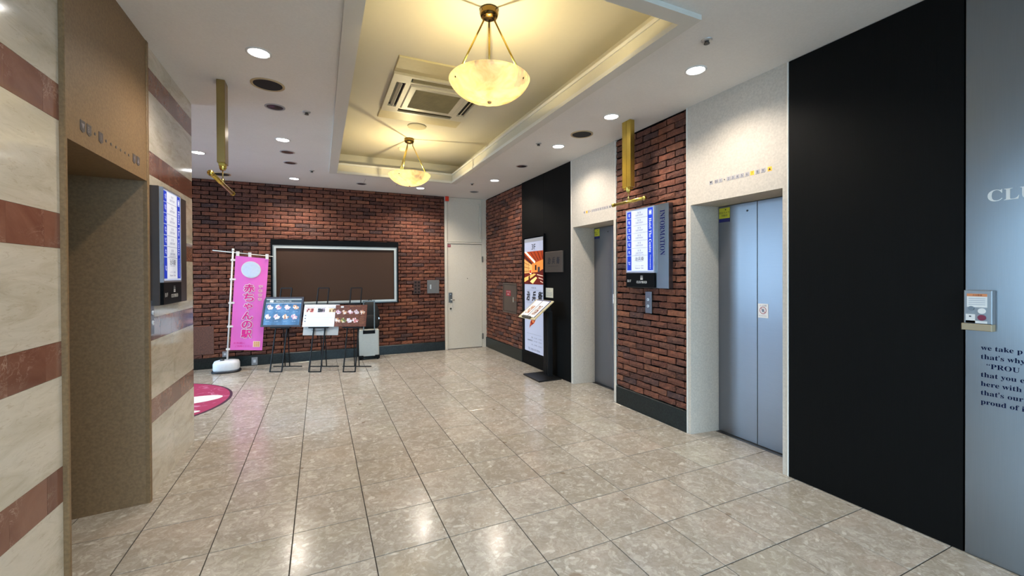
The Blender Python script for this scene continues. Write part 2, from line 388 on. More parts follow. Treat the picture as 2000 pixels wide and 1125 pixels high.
def brick_wall(parent, w, z0, z1, holes, place, lim=295):
    """bricks in parent's local frame: x 0..w, z0..z1; place(x,z)->world point for ranking"""
    prot = []
    for m in BMM:
        me = bpy.data.meshes.new('brick'); me.from_pydata(m.v, [], m.f)
        import bmesh
        bm = bmesh.new(); bm.from_mesh(me); bmesh.ops.recalc_face_normals(bm, faces=bm.faces); bm.to_mesh(me); bm.free()
        me.materials.append(MAT['brick']); prot.append(me)
    B = []; j = 0; z = z0
    while z < z1-.01:
        hh = min(BH, z1-z-.002); off = 0 if j % 2 == 0 else -PX/2; x = off+.003
        while x < w-.012:
            a = max(x, .003); b = min(x+BL, w-.003)
            if b-a > .015 and not any(a > h[0]-.005 and b < h[1]+.005 and z > h[2]-.005 and z+hh < h[3]+.005 for h in holes): B.append((a, b, z, hh))
            x += PX
        z += PZ; j += 1
    def size(t):
        p = place((t[0]+t[1])/2, t[2]); q = px(p)
        return 0 if (q is None or not seen(p, 5)) else 1/q[2]
    B.sort(key=size, reverse=True); n = min(lim, sum(1 for t in B if size(t) > 0))
    for a, b, zz, hh in B[:n]:
        o = bpy.data.objects.new('brick', random.choice(prot)); COL.objects.link(o); o.parent = parent
        o.location = (a, random.uniform(-.006, .006), zz+random.uniform(-.0018, .0018)); o.scale = ((b-a)/BL, 1, hh/BH); o.rotation_euler = (random.uniform(-.04, .04), random.uniform(-.009, .009), random.uniform(-.02, .02))
    if n < len(B):
        m = MB()
        for a, b, zz, hh in B[n:]:
            s = random.choice(BMM); dy = random.uniform(-.004, .004); m.add([(a+v[0]*(b-a)/BL, v[1]+dy, zz+v[2]*hh/BH) for v in s.v], s.f)
        tag(m.build('brickwork', 'brick', parent), kind='stuff')
# back wall
WX = -1.95
wb = MB().box((0, .018, 0), (2.20-XG, .25, H)).build('wall_back', 'mortar', None, loc=(XG, YB, 0)); tag(wb, 'rough dark red brick wall at the back of the lobby', 'wall', kind='structure')
brick_wall(wb, 2.195-XG, .172, H-.002, [(-.72-XG, 1.31-XG, .95, 2.05), (1.85-XG, 2.08-XG, 1.1, 1.355), (1.60-XG, 1.72-XG, 1.1, 1.35), (-1.80-XG, -1.52-XG, .23, .675)], lambda x, z: (XG+x, YB, z))
bb = MB().bbox((0, -.012, 0), (2.195-XG, .02, .165), .006).build('baseboard_back', 'granite', None, loc=(XG, YB, 0)); tag(bb, 'dark green granite baseboard under the back brick wall', 'baseboard', kind='structure')
# right brick pieces (local x = viewer's right = -y)
for nm, ya, yb, lb in (('wall_right', 7.935, 6.265, 'brick wall between the white corner door and the black panel'), ('wall_right', 3.834, 2.834, 'brick pier between the two right-hand elevators')):
    w = ya-yb; o = MB().box((0, .018, 0), (w, .30, H)).build(nm, 'mortar', None, loc=(XR, ya, 0), rot=RW); tag(o, lb, 'wall', kind='structure')
    hol = [(7.935-7.05, 7.935-6.48, .79, 1.29)] if ya > 5 else []
    brick_wall(o, w, .205, H-.002, hol, lambda x, z, ya=ya: (XR, ya-x, z))
    b = MB().bbox((0, -.012, 0), (w, .02, .198), .006).build('baseboard_right', 'granite', None, loc=(XR, ya, 0), rot=RW)
    tag(b, 'dark granite baseboard under the '+lb, 'baseboard', kind='structure')

# ---- black panel walls and steel wall
def black_wall(ya, yb, n, lb):
    o = MB().box((0, .004, 0), (ya-yb, .30, H)).build('wall_right', 'mortar', None, loc=(XR, ya, 0), rot=RW); tag(o, lb, 'wall', kind='structure')
    w = (ya-yb)/n
    for i in range(n): MB().bbox((i*w+.0008, -.004, .004), ((i+1)*w-.0008, .01, H-.004), .0015).build('panel', 'black', o)
black_wall(6.265, 4.775, 2, 'black wood panelled wall behind the lit restaurant poster')
black_wall(1.908, 1.012, 1, 'tall black wood panel between elevator and steel wall')
sw = MB().box((0, .004, 0), (1.008+.9, .30, H)).build('wall_right', P('#555555', .5), None, loc=(XR, 1.008, 0), rot=RW); tag(sw, 'brushed steel wall with printed lettering at the right edge', 'wall', kind='structure')
for a, b in ((0.002, 1.2), (1.204, 1.9)): MB().bbox((a, -.006, .004), (b, .01, H-.004), .002).build('panel', 'steelv', sw)
nv = P('#0e1638', .9, spec=.1)
text(sw, 'CLUB PROUD', .082, -.0075, 1.838, .058, 'white', align='LEFT', serif=True)
for i, (s, dx) in enumerate((('we take p', 0), ("that's why", 0), ('“PROU', .02), ('that you e', 0), ('here with', 0), ("that's our", 0), ('proud of i', 0))):
    text(sw, s, .06+dx, -.0075, 1.079-i*.0455, .0345, nv, align='LEFT', serif=True, em=True)
# rest of the right wall behind the camera
o = box('wall_right', 'white_stone', None, (XR, YN, 0), (XR+.3, -.9, H)); tag(o, 'pale stone wall continuing past the steel panel', 'wall', kind='structure')

# ---- left wall
def left_wall():
    core = MB(); 
    core.box((XG, 4.4, 0), (XL-.02, 4.51, H)); core.box((XL-.6, 3.45, 0), (XL-.02, 4.4, H)); core.box((XL-.6, 1.93, 0), (XL-.02, 2.46, H)); core.box((XL-.6, YN, 0), (XL-.02, .1, H)); core.box((XL-.6, .1, 2.5), (XL-.02, 1.93, H)); core.box((XL-.6, 2.46, 2.3), (XL-.02, 3.45, H)); core.box((XL-.7, 2.4, 0), (XL-.6, 3.5, H))
    w = core.build('wall_left', P('#9c8d74', .8)); tag(w, 'polished cream stone wall with red-brown marble stripes on the left', 'wall', kind='structure')
    bands = [(0, .485, 0), (.485, .64, 1), (.64, 1.03, 0), (1.03, 1.18, 1), (1.18, 1.58, 0), (1.58, 1.73, 1), (1.73, 2.13, 0), (2.13, 2.285, 1), (2.285, 2.68, 0), (2.68, 2.83, 1), (2.83, H, 0)]
    segs = [(3.451, 4.53), (1.93, 2.458), (YN, .1)]
    for si, (a, b) in enumerate(segs):
        for z0, z1, red in bands:
            if red: js = [a]+([3.70, 3.93, 4.16, 4.36] if si == 0 else [b-.115-.23*i for i in range(16, -1, -1) if b-.115-.23*i > a+.05])+[b]
            else: js = [a]+([3.98] if si == 0 else [b-.92*i for i in range(5, 0, -1) if b-.92*i > a+.05])+[b]
            for p, q in zip(js, js[1:]):
                g = .0006; d = random.uniform(0, .0006)
                MB().box((XL-.02, p+g, z0+g), (XL-d, q-g, z1-g)).build('slab', 'red' if red else 'cream', w)
    for z0, z1, red in bands:
        if z1 > 2.5: MB().box((XL-.02, .1006, max(z0, 2.5)+.0006), (XL, 1.9294, z1-.0006)).build('slab', 'red' if red else 'cream', w)
    # return end of the wall (faces the side entrance)
    for z0, z1, red in bands:
        MB().box((XL-.75, 4.51, z0+.0006), (XL-.0205, 4.53, z1-.0006)).build('slab', 'red' if red else 'cream', w)
        MB().box((XG, 4.51, z0+.0006), (XL-.752, 4.53, z1-.0006)).build('slab', 'red' if red else 'cream', w)
    # elevator in the left wall
    d = thing('door_1', 'tan stone elevator portal in the striped left wall', 'elevator', (-1.004, 2.96, 0), LW, kind='structure')
    y2l = lambda y: y-2.96       # local x ; local -y is +x world
    MB().box((y2l(2.47), -.0, 2.066), (y2l(3.43), .45, H)).build('lintel', 'tan', d)
    for nm, a, b in (('frame_strip', 2.458, 2.479), ('frame_strip', 3.42, 3.45)): MB().bbox((y2l(a), -.006, 0), (y2l(b), .03, H), .004).build(nm, 'tan', d)
    MB().prism([(y2l(3.42), .02), (y2l(3.45), .02), (y2l(3.45), .46), (y2l(3.37), .46)], 0, 2.066, 'z').build('jamb', 'tan', d)
    MB().prism([(y2l(2.479), .02), (y2l(2.46), .02), (y2l(2.46), .46), (y2l(2.53), .46)], 0, 2.066, 'z').build('jamb', 'tan', d)
    for a, b in ((2.53, 2.953), (2.957, 3.38)): MB().bbox((y2l(a), .40, .004), (y2l(b), .42, 2.064), .002).build('door_panel', 'steel', d)
    MB().box((y2l(2.5), .43, 0), (y2l(3.43), .44, 2.066)).build('shaft_back', 'blackp', d)
    MB().box((y2l(2.53), .36, -.002), (y2l(3.38), .40, .003)).build('sill', 'steel', d)
    dk = P('#4e4646', .4); lt = P('#8a8284', .4)
    ny = [2.622, 2.680, 2.742, 2.800, 2.862, 2.918, 2.975, 3.03, 3.087, 3.14, 3.178, 3.225, 3.28]
    for k, (yy, gl) in enumerate(zip([2.621, 2.681, 2.74, 2.801, 2.859, 2.916, 2.977, 3.034, 3.093, 3.143, 3.178+.0, 3.281-.06, 3.281], ['▼', 'B1', '', '1', '', '', '', '', '', '', '', '9', '▲'])):
        if k == 10: continue
        if gl:
            MB().prism([(y2l(yy)-.022, 2.186), (y2l(yy)+.022, 2.186), (y2l(yy)+.022, 2.140), (y2l(yy), 2.130), (y2l(yy)-.022, 2.140)], -.0018, .001).build('floor_indicator', dk, d)
            text(d, gl, y2l(yy), -.0024, 2.16, .026, lt)
        else: MB().disc((y2l(yy), -.0018, 2.16), .0075, .001, 12, 'y').build('floor_indicator', dk, d)
left_wall()

# ---- right elevators
def elevator(n, ya, yb, label, lit):
    yc = (ya+yb)/2; d = thing('door_%d' % n, label, 'elevator', (XR, yc, 0), RW, kind='structure'); w = (ya-yb)/2; q = w-.045
    MB().box((-w+.003, 0, 2.075), (w-.003, .38, H)).build('lintel', 'white_stone', d)
    for s in (-1, 1):
        MB().prism([(s*w, .0), (s*q, .0), (s*(q-.035), .30), (s*(q-.035), .38), (s*w, .38)], 0, 2.075, 'z').build('jamb', 'white_stone', d)
        MB().bbox((min(s*w, s*(w-.012)), -.006, 0), (max(s*w, s*(w-.012)), .01, H-.002), .002).build('edge_strip', P('#d9d3c8', .35), d)
    r = q-.04
    for a, b in ((-r-.005, -.002), (.002, r+.005)):
        MB().bbox((a, .315, .006), (b, .34, 2.07), .002).build('door_panel', 'steel', d)
    MB().box((-w+.003, .36, 0), (w-.003, .37, 2.075)).build('shaft_back', 'blackp', d)
    MB().box((-r, .27, -.003), (r, .314, .0025)).build('sill', P('#6d6a66', .35, 1), d)
    # little stains near the jamb foot
    # floor position indicator
    glyphs = ['▼', 'B1', '1', '', '2', '3', '4', '5', '6', '7', '8', '9', '▲']
    xs = [0, .045, .08, .111, .145, .178, .213, .247, .284, .321, .358, .396, .44]
    x0 = (-.155 if n == 2 else -.195); k = .516/.44
    grey = P('#77747a', .4); dk = P('#2c2a2c', .4); am = P('#ff9a2a', .4, emit=.45)
    for gx, g in zip(xs, glyphs):
        X = x0+gx*k; Z = 2.235
        if g == '': MB().disc((X, -.0015, Z), .005, .001, 10, 'y').build('floor_indicator', dk, d); continue
        on = g in lit
        MB().box((X-.0155, -.002, Z-.0155), (X+.0155, .001, Z+.0155)).build('floor_indicator', am if on else P('#a6a2a6', .4), d)
        if on and g == '▲':
            pass
        text(d, g, X, -.0026, Z, .019, dk)
    # camera notice and safety notice stuck on the doors
    X = -r+.06; st = MB().box((X-.055, .3125, 1.945), (X+.055, .3145, 2.055)).build('camera_notice', P('#c8bf2e', .4), d); st['label'] = 'yellow security camera notice'
    text(st, '防犯カメラ', X, .3115, 2.012, .020, dk); text(st, '作動中', X, .3115, 1.985, .020, dk)
    MB().box((X-.055, .3118, 1.926), (X+.055, .3146, 1.960)).build('notice_band', P('#16165a', .4), st)
    MB().disc((X+.012, .3115, 2.038), .006, .3125, 10, 'y').build('camera_symbol', dk, st)
    X = .052; st = MB().bbox((X-.045, .3125, 1.085), (X+.045, .3145, 1.203), .001).build('safety_notice', P('#e9e6e6', .4), d); st['label'] = 'white hands-off safety notice'
    text(st, '⚠ ご注意', X, .3115, 1.187, .014, dk)
    m = MB(); nn = 28; rd = P('#a84a50', .4)
    vs = []; 
    for r_ in (.030, .025):
        for i in range(nn): t = 2*PI*i/nn; vs.append((X+r_*math.cos(t), .3115, 1.148+r_*math.sin(t)))
    m.add(vs, [(i, (i+1) % nn, (i+1) % nn+nn, i+nn) for i in range(nn)]); m.bar((X-.019, .3116, 1.167), (X+.019, .3116, 1.129), .0002, .005); m.build('prohibition_ring', rd, st)
    MB().prism([(X-.008, 1.135), (X+.006, 1.135), (X+.011, 1.15), (X+.007, 1.164), (X+.003, 1.152), (X-.002, 1.166), (X-.006, 1.15), (X-.012, 1.155)], .3114, .3124).build('hand_symbol', P('#7b8492', .5), st)
    text(st, '手をふれないでください', X, .3115, 1.103, .007, dk, w=.07)
    MB().disc((-.09, .311, 2.0), .008, .3145, 10, 'y').build('keyhole', dk, d)
    return d
elevator(2, 4.772, 3.837, 'farther pale stone elevator on the right, left of the brick pier', ['B1'])
elevator(3, 2.832, 1.911, 'nearest pale stone elevator on the right, beside the tall black panel', ['7', '▲'])

# ---- white service door in the back corner
def white_door():
    d = thing('door_4', 'cream painted steel service door in the back right corner', 'door', (2.62, YB, 0), kind='structure'); x = lambda v: v-2.62
    m = MB(); m.box((x(2.197), -.01, 0), (x(2.245), .2, H-.002)); m.box((x(2.962), -.01, 0), (x(3.05), .2, H-.002)); m.box((x(2.245), -.01, 2.062), (x(2.962), .2, 2.092)); m.build('door_frame', 'doorp', d)
    MB().bbox((x(2.249), .004, .008), (x(2.958), .05, 2.056), .002).build('door_leaf', 'doorp', d)
    MB().bbox((x(2.249), .004, 2.097), (x(2.958), .05, H-.006), .002).build('transom_panel', 'doorp', d)
    MB().box((x(2.245), .05, 0), (x(2.962), .2, H-.002)).build('backing', P('#2b2724', .8), d)
    l = MB().bbox((x(2.272), -.010, .915), (x(2.342), .006, 1.105), .006).build('lock_plate', P('#77736c', .3, 1), d); l['label'] = 'steel keypad lock'
    MB().cyl((x(2.31), -.01, .97), (x(2.31), -.045, .97), .012).cyl((x(2.31), -.045, .97), (x(2.375), -.05, .962), .009).build('lever', P('#c9c5bd', .2, 1), l, True)
    MB().disc((x(2.305), -.02, 1.075), .012, -.009, 12, 'y').build('button', P('#d9d6d0', .25, 1), l)
    MB().disc((x(2.312), -.012, .795), .017, .006, 16, 'y').build('keyhole', P('#4b4338', .4, 1), d)
    MB().disc((x(2.656), -.001, 1.378), .008, .006, 12, 'y').build('peephole', P('#3a2a20', .4, 1), d)
    s = MB().box((x(2.257), .002, 1.99), (x(2.318), .0045, 2.043)).build('sticker', P('#8e2130', .5), d); text(s, '施錠', x(2.288), .0015, 2.018, .02, 'white')
    for z in (.22, 1.76): MB().cyl((x(2.968), -.016, z-.06), (x(2.968), -.016, z+.06), .009, n=10).box((x(2.955), -.014, z-.05), (x(2.985), -.008, z+.05)).build('hinge', P('#8d8880', .35, 1), d)
    MB().path([(x(2.90), .0, 2.86), (x(2.905), -.03, 2.85), (x(2.908), -.035, 2.82), (x(2.912), -.035, 2.22), (x(2.925), -.03, 2.19), (x(2.925), .0, 2.18)], .010, 10).build('closer_rod', 'doorp', d, True)
    MB().box((x(2.249), -.0, .0), (x(2.958), .006, .012)).build('door_sill', P('#5a5148', .6), d)
white_door()
tag(box('wall_back', 'mortar', None, (2.19, YB+.21, 0), (XR+.35, YB+.30, H)), 'plain wall behind the service door', 'wall', kind='structure')
tag(box('gap_filler', 'doorp', None, (XR+.001, YB-.004, 0), (XR+.2, YB+.2, H)), 'filler added beside the service door to close a light gap', 'trim', kind='structure')  # filler added to block sky light leaking through the corner gap
lm = thing('emergency_lamp', 'small red warning lamp above the corner of the cream service door', 'lamp', (2.236, YB-.012, 2.875))
MB().bbox((-.034, -.05, 0), (.034, -.005, .088), .008).build('lens', P('#d8371c', .25), lm); MB().box((-.04, -.008, -.012), (.035, 0, .09)).build('base_plate', P('#c9c3b6', .5), lm)

# ---- entrances letting daylight in
def glazing(n, w, loc, rot, label, bays, H=H):
    g = thing('window_%d' % n, label, 'glass entrance', loc, rot, kind='structure'); fm = P('#5d6064', .35, 1); bw = w/bays
    for i in range(bays+1): x = -w/2+i*bw; MB().bbox((x-.03, -.04, 0), (x+.03, .04, H), .004).build('mullion', fm, g)
    for z0, z1 in ((2.05, 2.17), (H-.06, H), (0, .08)):
        MB().bbox((-w/2, -.035, z0), (w/2, .035, z1), .004).build('transom', fm, g)
    for i in range(bays):
        x = -w/2+i*bw
        for z0, z1 in ((.08, 2.05), (2.17, H-.06)): MB().box((x+.03, -.004, z0), (x+bw-.03, .004, z1)).build('pane', 'glass', g)
    L = bpy.data.lights.new('daylight_portal', 'AREA'); L.shape = 'RECTANGLE'; L.size = w; L.size_y = H; L.cycles.is_portal = True
    o = bpy.data.objects.new('daylight_portal', L); COL.objects.link(o); o.matrix_world = Matrix.Translation(Vector(loc)+Vector((0, 0, H/2)))@Matrix.Rotation(rot, 4, 'Z')@Matrix.Translation((0, .06, 0))@Matrix.Rotation(-PI/2, 4, 'X')
glazing(1, YB-4.53, (XG-.04, (YB+4.53)/2, 0), PI/2, 'side entrance glazing beyond the striped wall', 3)
glazing(3, 1.83, (XL-.30, 1.015, 0), PI/2, 'side window onto the street left of the viewer', 2, 2.5)
glazing(2, XR-XL-.02, ((XR+XL)/2, YN-.04, 0), PI, 'street entrance glazing behind the viewer', 3)
o = box('pavement', P('#8f9092', .9), None, (-14, -14, -.30), (14, 16, -.13)); tag(o, 'grey pavement outside the glass entrances', 'pavement', kind='structure')

# ================================================================== CEILING FITTINGS
def downlight():
    t = thing('downlight', '', 'ceiling light', (0, 0, H))
    MB().lathe([(.078, .002), (.078, -.004), (.066, -.006), (.062, -.001)], n=28).build('trim_ring', 'white', t, True)
    MB().disc((0, 0, -.002), .062, .001, 28).build('lens', 'lamp', t)
    return t
def spot(x, y, k=1.0):
    L = bpy.data.lights.new('downlight_beam', 'SPOT'); L.energy = DOWN_W*k; L.color = DOWN_COL; L.spot_size = R(140); L.spot_blend = .75; L.shadow_soft_size = .05
    o = bpy.data.objects.new('downlight_beam', L); COL.objects.link(o); o.location = (x, y, H-.01); return o
proto = downlight(); first = True
DL = [(-.366, 3.305, 'lit round downlight on the left, nearest the viewer beside the dark speaker grille'), (-.366, 5.316, 'lit downlight halfway along the left ceiling strip'), (-.355, 7.382, 'lit downlight washing the brick wall above the notice board, left'),
      (-1.346, 6.282, 'lit downlight in the side passage beyond the striped wall'), (2.545, 2.275, 'largest-looking lit downlight on the right, before the nearest elevator'), (2.552, 3.277, 'lit downlight on the right beside the brass hanger'),
      (2.57, 4.292, 'lit downlight on the right before the farther elevator'), (2.562, 6.262, 'lit downlight on the right above the black panelled wall'), (1.602, 7.331, 'lit downlight close to the back wall beside the far pendant')]
for x, y, lb in DL:
    t = proto if first else copy_tree(proto); first = False; t.location = (x, y, H); tag(t, lb, group='lit ceiling downlights'); spot(x, y, 1.7 if y > 7 else 1.0)
for x, y, lb in ((-.366, 1.3, 'lit downlight behind the viewer on the left'), (.9, -.9, 'lit downlight near the street entrance, middle'), (2.5, -1.2, 'lit downlight near the street entrance, right'),
                 (-1.346, 7.35, None), (-2.6, 6.4, 'lit downlight by the side entrance glazing')):
    if lb is None: continue
    t = copy_tree(proto); t.location = (x, y, H); tag(t, lb, group='lit ceiling downlights'); spot(x, y)
def speaker(x, y, lb, r=.108, first=[None]):
    if first[0] is None:
        t = thing('ceiling_speaker', '', 'speaker', (0, 0, H)); MB().lathe([(r+.012, .002), (r+.012, -.006), (r, -.009), (r-.006, -.004)], n=36).build('rim', P('#b9a27c', .5), t, True); MB().disc((0, 0, -.004), r-.004, .001, 36).build('grille', P('#1b1b1d', .8), t); first[0] = t
    else: t = copy_tree(first[0])
    t.location = (x, y, H); tag(t, lb, group='round black ceiling speakers')
speaker(-.364, 3.826, 'round black speaker grille on the left ceiling strip'); speaker(2.578, 3.815, 'round black speaker grille on the right ceiling strip'); speaker(-1.323, 7.477, 'round black speaker grille in the side passage above the slanted brass bar')
def unlit(x, y, lb, r=.07, first=[None]):
    if first[0] is None:
        t = thing('unlit_downlight', '', 'ceiling light', (0, 0, H)); MB().lathe([(r+.012, .002), (r+.012, -.004), (r, -.007), (r-.004, -.002)], n=28).build('trim_ring', P('#a7a1a0', .4), t, True)
        MB().lathe([(r-.004, -.003), (.045, -.0015), (.02, -.004), (0.0, -.005)], n=28).build('reflector', P('#3d3a40', .2, .6), t, True); first[0] = t
    else: t = copy_tree(first[0])
    t.location = (x, y, H); tag(t, lb, group='unlit dark downlights')
for x, y, lb in ((-.356, 4.31, 'unlit downlight with chrome reflector behind the left speaker grille'), (-.353, 5.824, 'first unlit downlight behind the middle left lit one'), (-.351, 6.364, 'second unlit downlight on the left strip, before the brick wall'),
                 (.635, 7.364, 'unlit downlight close to the back wall left of the far pendant'), (2.57, 5.281, 'unlit downlight on the right before the black panelled wall'), (2.567, 7.263, 'unlit downlight above the cream corner door')): unlit(x, y, lb)
def sprinkler(x, y, lb, first=[None]):
    if first[0] is None:
        t = thing('sprinkler', '', 'sprinkler', (0, 0, H)); MB().lathe([(.034, .001), (.034, -.004), (.026, -.009), (.014, -.009)], n=20).build('escutcheon', P('#c2beb8', .3, .5), t, True); MB().lathe([(.014, -.008), (.012, -.02), (.018, -.022), (.018, -.026), (0, -.026)], n=16).build('head', P('#6d6a66', .3, 1), t, True); first[0] = t
    else: t = copy_tree(first[0])
    t.location = (x, y, H); tag(t, lb, group='ceiling sprinklers')
for x, y, lb in ((-.101, 4.32, 'sprinkler beside the chrome unlit downlight'), (-.096, 6.708, 'sprinkler on the left strip near the brick wall'), (2.302, 4.284, 'sprinkler right of the moulding beside a lit downlight'), (2.305, 6.622, 'sprinkler near the far right corner of the moulding'), (2.281, 1.951, 'sprinkler nearest the viewer by the moulding corner')): sprinkler(x, y, lb)
t = thing('ceiling_speaker', 'flat cream round grille between air conditioner and far pendant', 'speaker', (1.10, 5.21, TZ)); MB().lathe([(.115, .001), (.113, -.008), (.10, -.012), (0, -.012)], n=32).build('grille', P('#b3a988', .7), t)
t = thing('smoke_detector', 'small cream smoke detector behind the far pendant rods', 'smoke detector', (1.10, 6.19, TZ)); MB().lathe([(.065, .001), (.065, -.012), (.05, -.02)], n=24).build('base', P('#d8d0b4', .6), t, True); MB().lathe([(.05, -.02), (.045, -.035), (.02, -.042), (0, -.042)], n=24).build('cap', P('#e0d8bc', .6), t, True)

# ---- pendants
def pendant(x, y, az, label, proto=[None]):
    if proto[0] is None:
        t = thing('pendant_lamp', label, 'pendant lamp', (0, 0, TZ))
        MB().lathe([(0, 0), (.062, 0), (.066, -.008), (.062, -.02), (.066, -.026), (.058, -.05), (.035, -.062), (0, -.064)], n=28).build('canopy', P('#6f5a34', .2, 1), t, True)
        rim = -.488; rr = .28; bd = -.148
        prof = [(rr*math.sin(a)/math.sin(R(75)), rim+bd*(math.cos(a)-math.cos(R(75)))/(1-math.cos(R(75)))) for a in [R(75)*k/14 for k in range(15)]]
        outer = [(max(r, .001), z) for r, z in prof]; inner = [(max(r-.010, .0005), z+.010) for r, z in prof][::-1]
        def mod(r, z, th):
            q = max(0, 1-r/.2); k = abs(math.sin(th*7)); return r*(1-.10*q*(1-k)), z+.010*q*(1-k)*(r/.03 if r < .03 else 1)
        MB().lathe(outer+[(rr-.003, rim+.004)]+inner, n=112, mod=mod).build('bowl', 'alabaster', t, True)
        MB().lathe([(.0, rim+bd-.012), (.012, rim+bd-.008), (.016, rim+bd+.004), (0, rim+bd+.006)], n=16).build('finial', P('#b9a079', .4, .5), t, True)
        for k in range(3):
            a = 2*PI*k/3; c, s = math.cos(a), math.sin(a)
            r_ = MB().cyl((.045*c, .045*s, -.09), (.232*c, .232*s, rim+.005), .0065, n=10).build('rod', 'brass', t, True)
            MB().path([(.045*c, .045*s, -.05), (.045*c, .045*s, -.095)], .006, 8).build('link', P('#6a5430', .3, 1), r_, True)
            MB().cyl((.24*c, .24*s, rim+.01), (.222*c, .222*s, rim-.02), .004, n=8).cyl((.216*c, .216*s, rim-.030), (.262*c, .262*s, rim-.037), .0065, n=10).build('screw', P('#5b4a30', .35, 1), r_, True)
        for k in range(3):
            a = 2*PI*k/3+1; c, s = math.cos(a), math.sin(a)
            MB().lathe([(.0, .035), (.018, .03), (.024, .01), (.016, -.012), (.012, -.03), (0, -.03)], (.06*c, .06*s, rim-.06), 12).build('bulb', P('#ffd98a', .3, emit=6), t, True)
        proto[0] = t
    else: t = copy_tree(proto[0])
    t.location = (x, y, TZ); t.rotation_euler[2] = az; tag(t, label, group='alabaster bowl pendants')
    L = bpy.data.lights.new('pendant_glow', 'POINT'); L.energy = PEND_W; L.color = PEND_COL; L.shadow_soft_size = .012
    for k in range(1):
        o = bpy.data.objects.new('pendant_glow', L); COL.objects.link(o); o.location = (x, y, TZ-.535)
pendant(1.078, 2.72, R(-171.6), 'larger-looking alabaster bowl pendant, nearer the viewer'); pendant(1.107, 5.735, R(-131), 'alabaster bowl pendant farther away near the brick wall')

# ---- air conditioner
def aircon():
    t = thing('air_conditioner', 'square ceiling cassette air conditioner with yellowed side panels', 'air conditioner', (1.082, 4.312, TZ))
    yl = P('#c5b88e', .5); wh = P('#c9c2ac', .45); gr = P('#8a8062', .8, var=.25, scale=9); bk = P('#17130f', .7)
    def hb(a, b, c=.006):   # chamfered slab hanging down
        m = MB(); x0, y0 = a[:2]; x1, y1 = b[:2]; z0, z1 = a[2], b[2]
        vs = [(x0, y0, z1), (x1, y0, z1), (x1, y1, z1), (x0, y1, z1), (x0, y0, z0+c), (x1, y0, z0+c), (x1, y1, z0+c), (x0, y1, z0+c), (x0+c, y0+c, z0), (x1-c, y0+c, z0), (x1-c, y1-c, z0), (x0+c, y1-c, z0)]
        return m.add(vs, [(0, 1, 2, 3), (8, 9, 10, 11)]+[(i, (i+1) % 4, (i+1) % 4+4, i+4) for i in range(4)]+[(i+4, (i+1) % 4+4, (i+1) % 4+8, i+8) for i in range(4)])
    hb((-.47, -.735, -.014), (.47, -.458, 0)).build('side_panel', yl, t); hb((-.47, .462, -.014), (.47, .735, 0)).build('side_panel', yl, t)
    # face ring with four slots
    m = MB(); z0, z1 = -.034, 0; o_, i_ = .466, .285
    sl = (.30, .335, .42)    # slot half length, inner, outer
    f = MB(); f.box((-o_, -.455, z0), (o_, -sl[2], z1)); f.box((-o_, sl[2], z0), (o_, .455, z1)); f.box((-o_, -sl[2], z0), (-sl[2], sl[2], z1)); f.box((sl[2], -sl[2], z0), (o_, sl[2], z1))
    f.box((-sl[1], -sl[1], z0), (sl[1], sl[1], z1))
    for sx in (-1, 1):
        for sy in (-1, 1):
            a = sorted((sx*sl[0], sx*sl[2])); b = sorted((sy*sl[0], sy*sl[2]))
            f.box((a[0], b[0], z0+.0005), (a[1], b[1], z1))
    f.build('face_panel', wh, t)
    for k in range(4):
        v = MB().box((-.30, .336, -.012), (.30, .419, -.004)).build('air_outlet', bk, t, rot=k*PI/2)
        lv = MB().add([(-.285, .362, -.036), (.285, .362, -.036), (.285, .386, -.012), (-.285, .386, -.012), (-.285, .367, -.038), (.285, .367, -.038), (.285, .391, -.014), (-.285, .391, -.014)], [(0, 1, 2, 3), (7, 6, 5, 4), (0, 4, 5, 1), (1, 5, 6, 2), (2, 6, 7, 3), (3, 7, 4, 0)]).build('louvre', P('#7d7357', .4) if k % 2 == 0 else wh, v)
    hb((-.29, -.29, -.046), (.29, .29, -.03), .01).build('grille_frame', wh, t)
    g = MB().box((-.225, -.225, -.049), (.225, .225, -.040)).build('intake_grille', gr, t)
    m = MB()
    for k in range(28): y = -.22+k*.0163; m.box((-.222, y, -.0515), (.222, y+.006, -.049))
    tag(m.build('grille_slats', gr, g), kind='stuff')
aircon()

# ---- brass hangers with T bars
def hanger(x, y, ya, yb, zb, label, mat):
    t = thing('sign_hanger', label, 'sign hanger', (x, y, H), group='brass sign hangers')
    MB().bbox((-.0275, -.06, zb-H), (.0275, -.004, 0), .003).box((-.0275, .0, zb-H), (.0275, .06, 0)).box((-.022, -.058, zb-H+.002), (.022, .058, 0)).build('column', mat, t)
    MB().lathe([(.0, -.05), (.018, -.048), (.024, -.03), (.026, 0)], (0, 0, zb-H), 16).box((-.02, -.045, zb-H-.022), (.02, .045, zb-H)).build('end_cap', 'brass', t)
    MB().cyl((0, 0, zb-H-.03), (0, 0, 2.19-H), .005, n=10).lathe([(0, .02), (.012, .015), (.014, 0), (.010, -.015), (0, -.02)], (0, 0, 2.20-H), 12).build('stem', 'darkbrass', t, True)
    MB().cyl((0, ya-y, 2.172-H), (0, yb-y, 2.172-H), .016, n=16).cyl((0, ya-y-.004, 2.172-H), (0, ya-y+.02, 2.172-H), .020, n=16).cyl((0, yb-y-.02, 2.172-H), (0, yb-y+.004, 2.172-H), .020, n=16).build('cross_bar', 'brass', t, True)
hanger(-.685, 3.93, 3.52, 4.34, 2.33, 'tall brass ceiling hanger with slanted-looking bar on the left', 'darkbrass')
hanger(2.785, 3.31, 3.08, 3.55, 2.31, 'bright brass ceiling hanger with cross bar above the information board', 'brass')

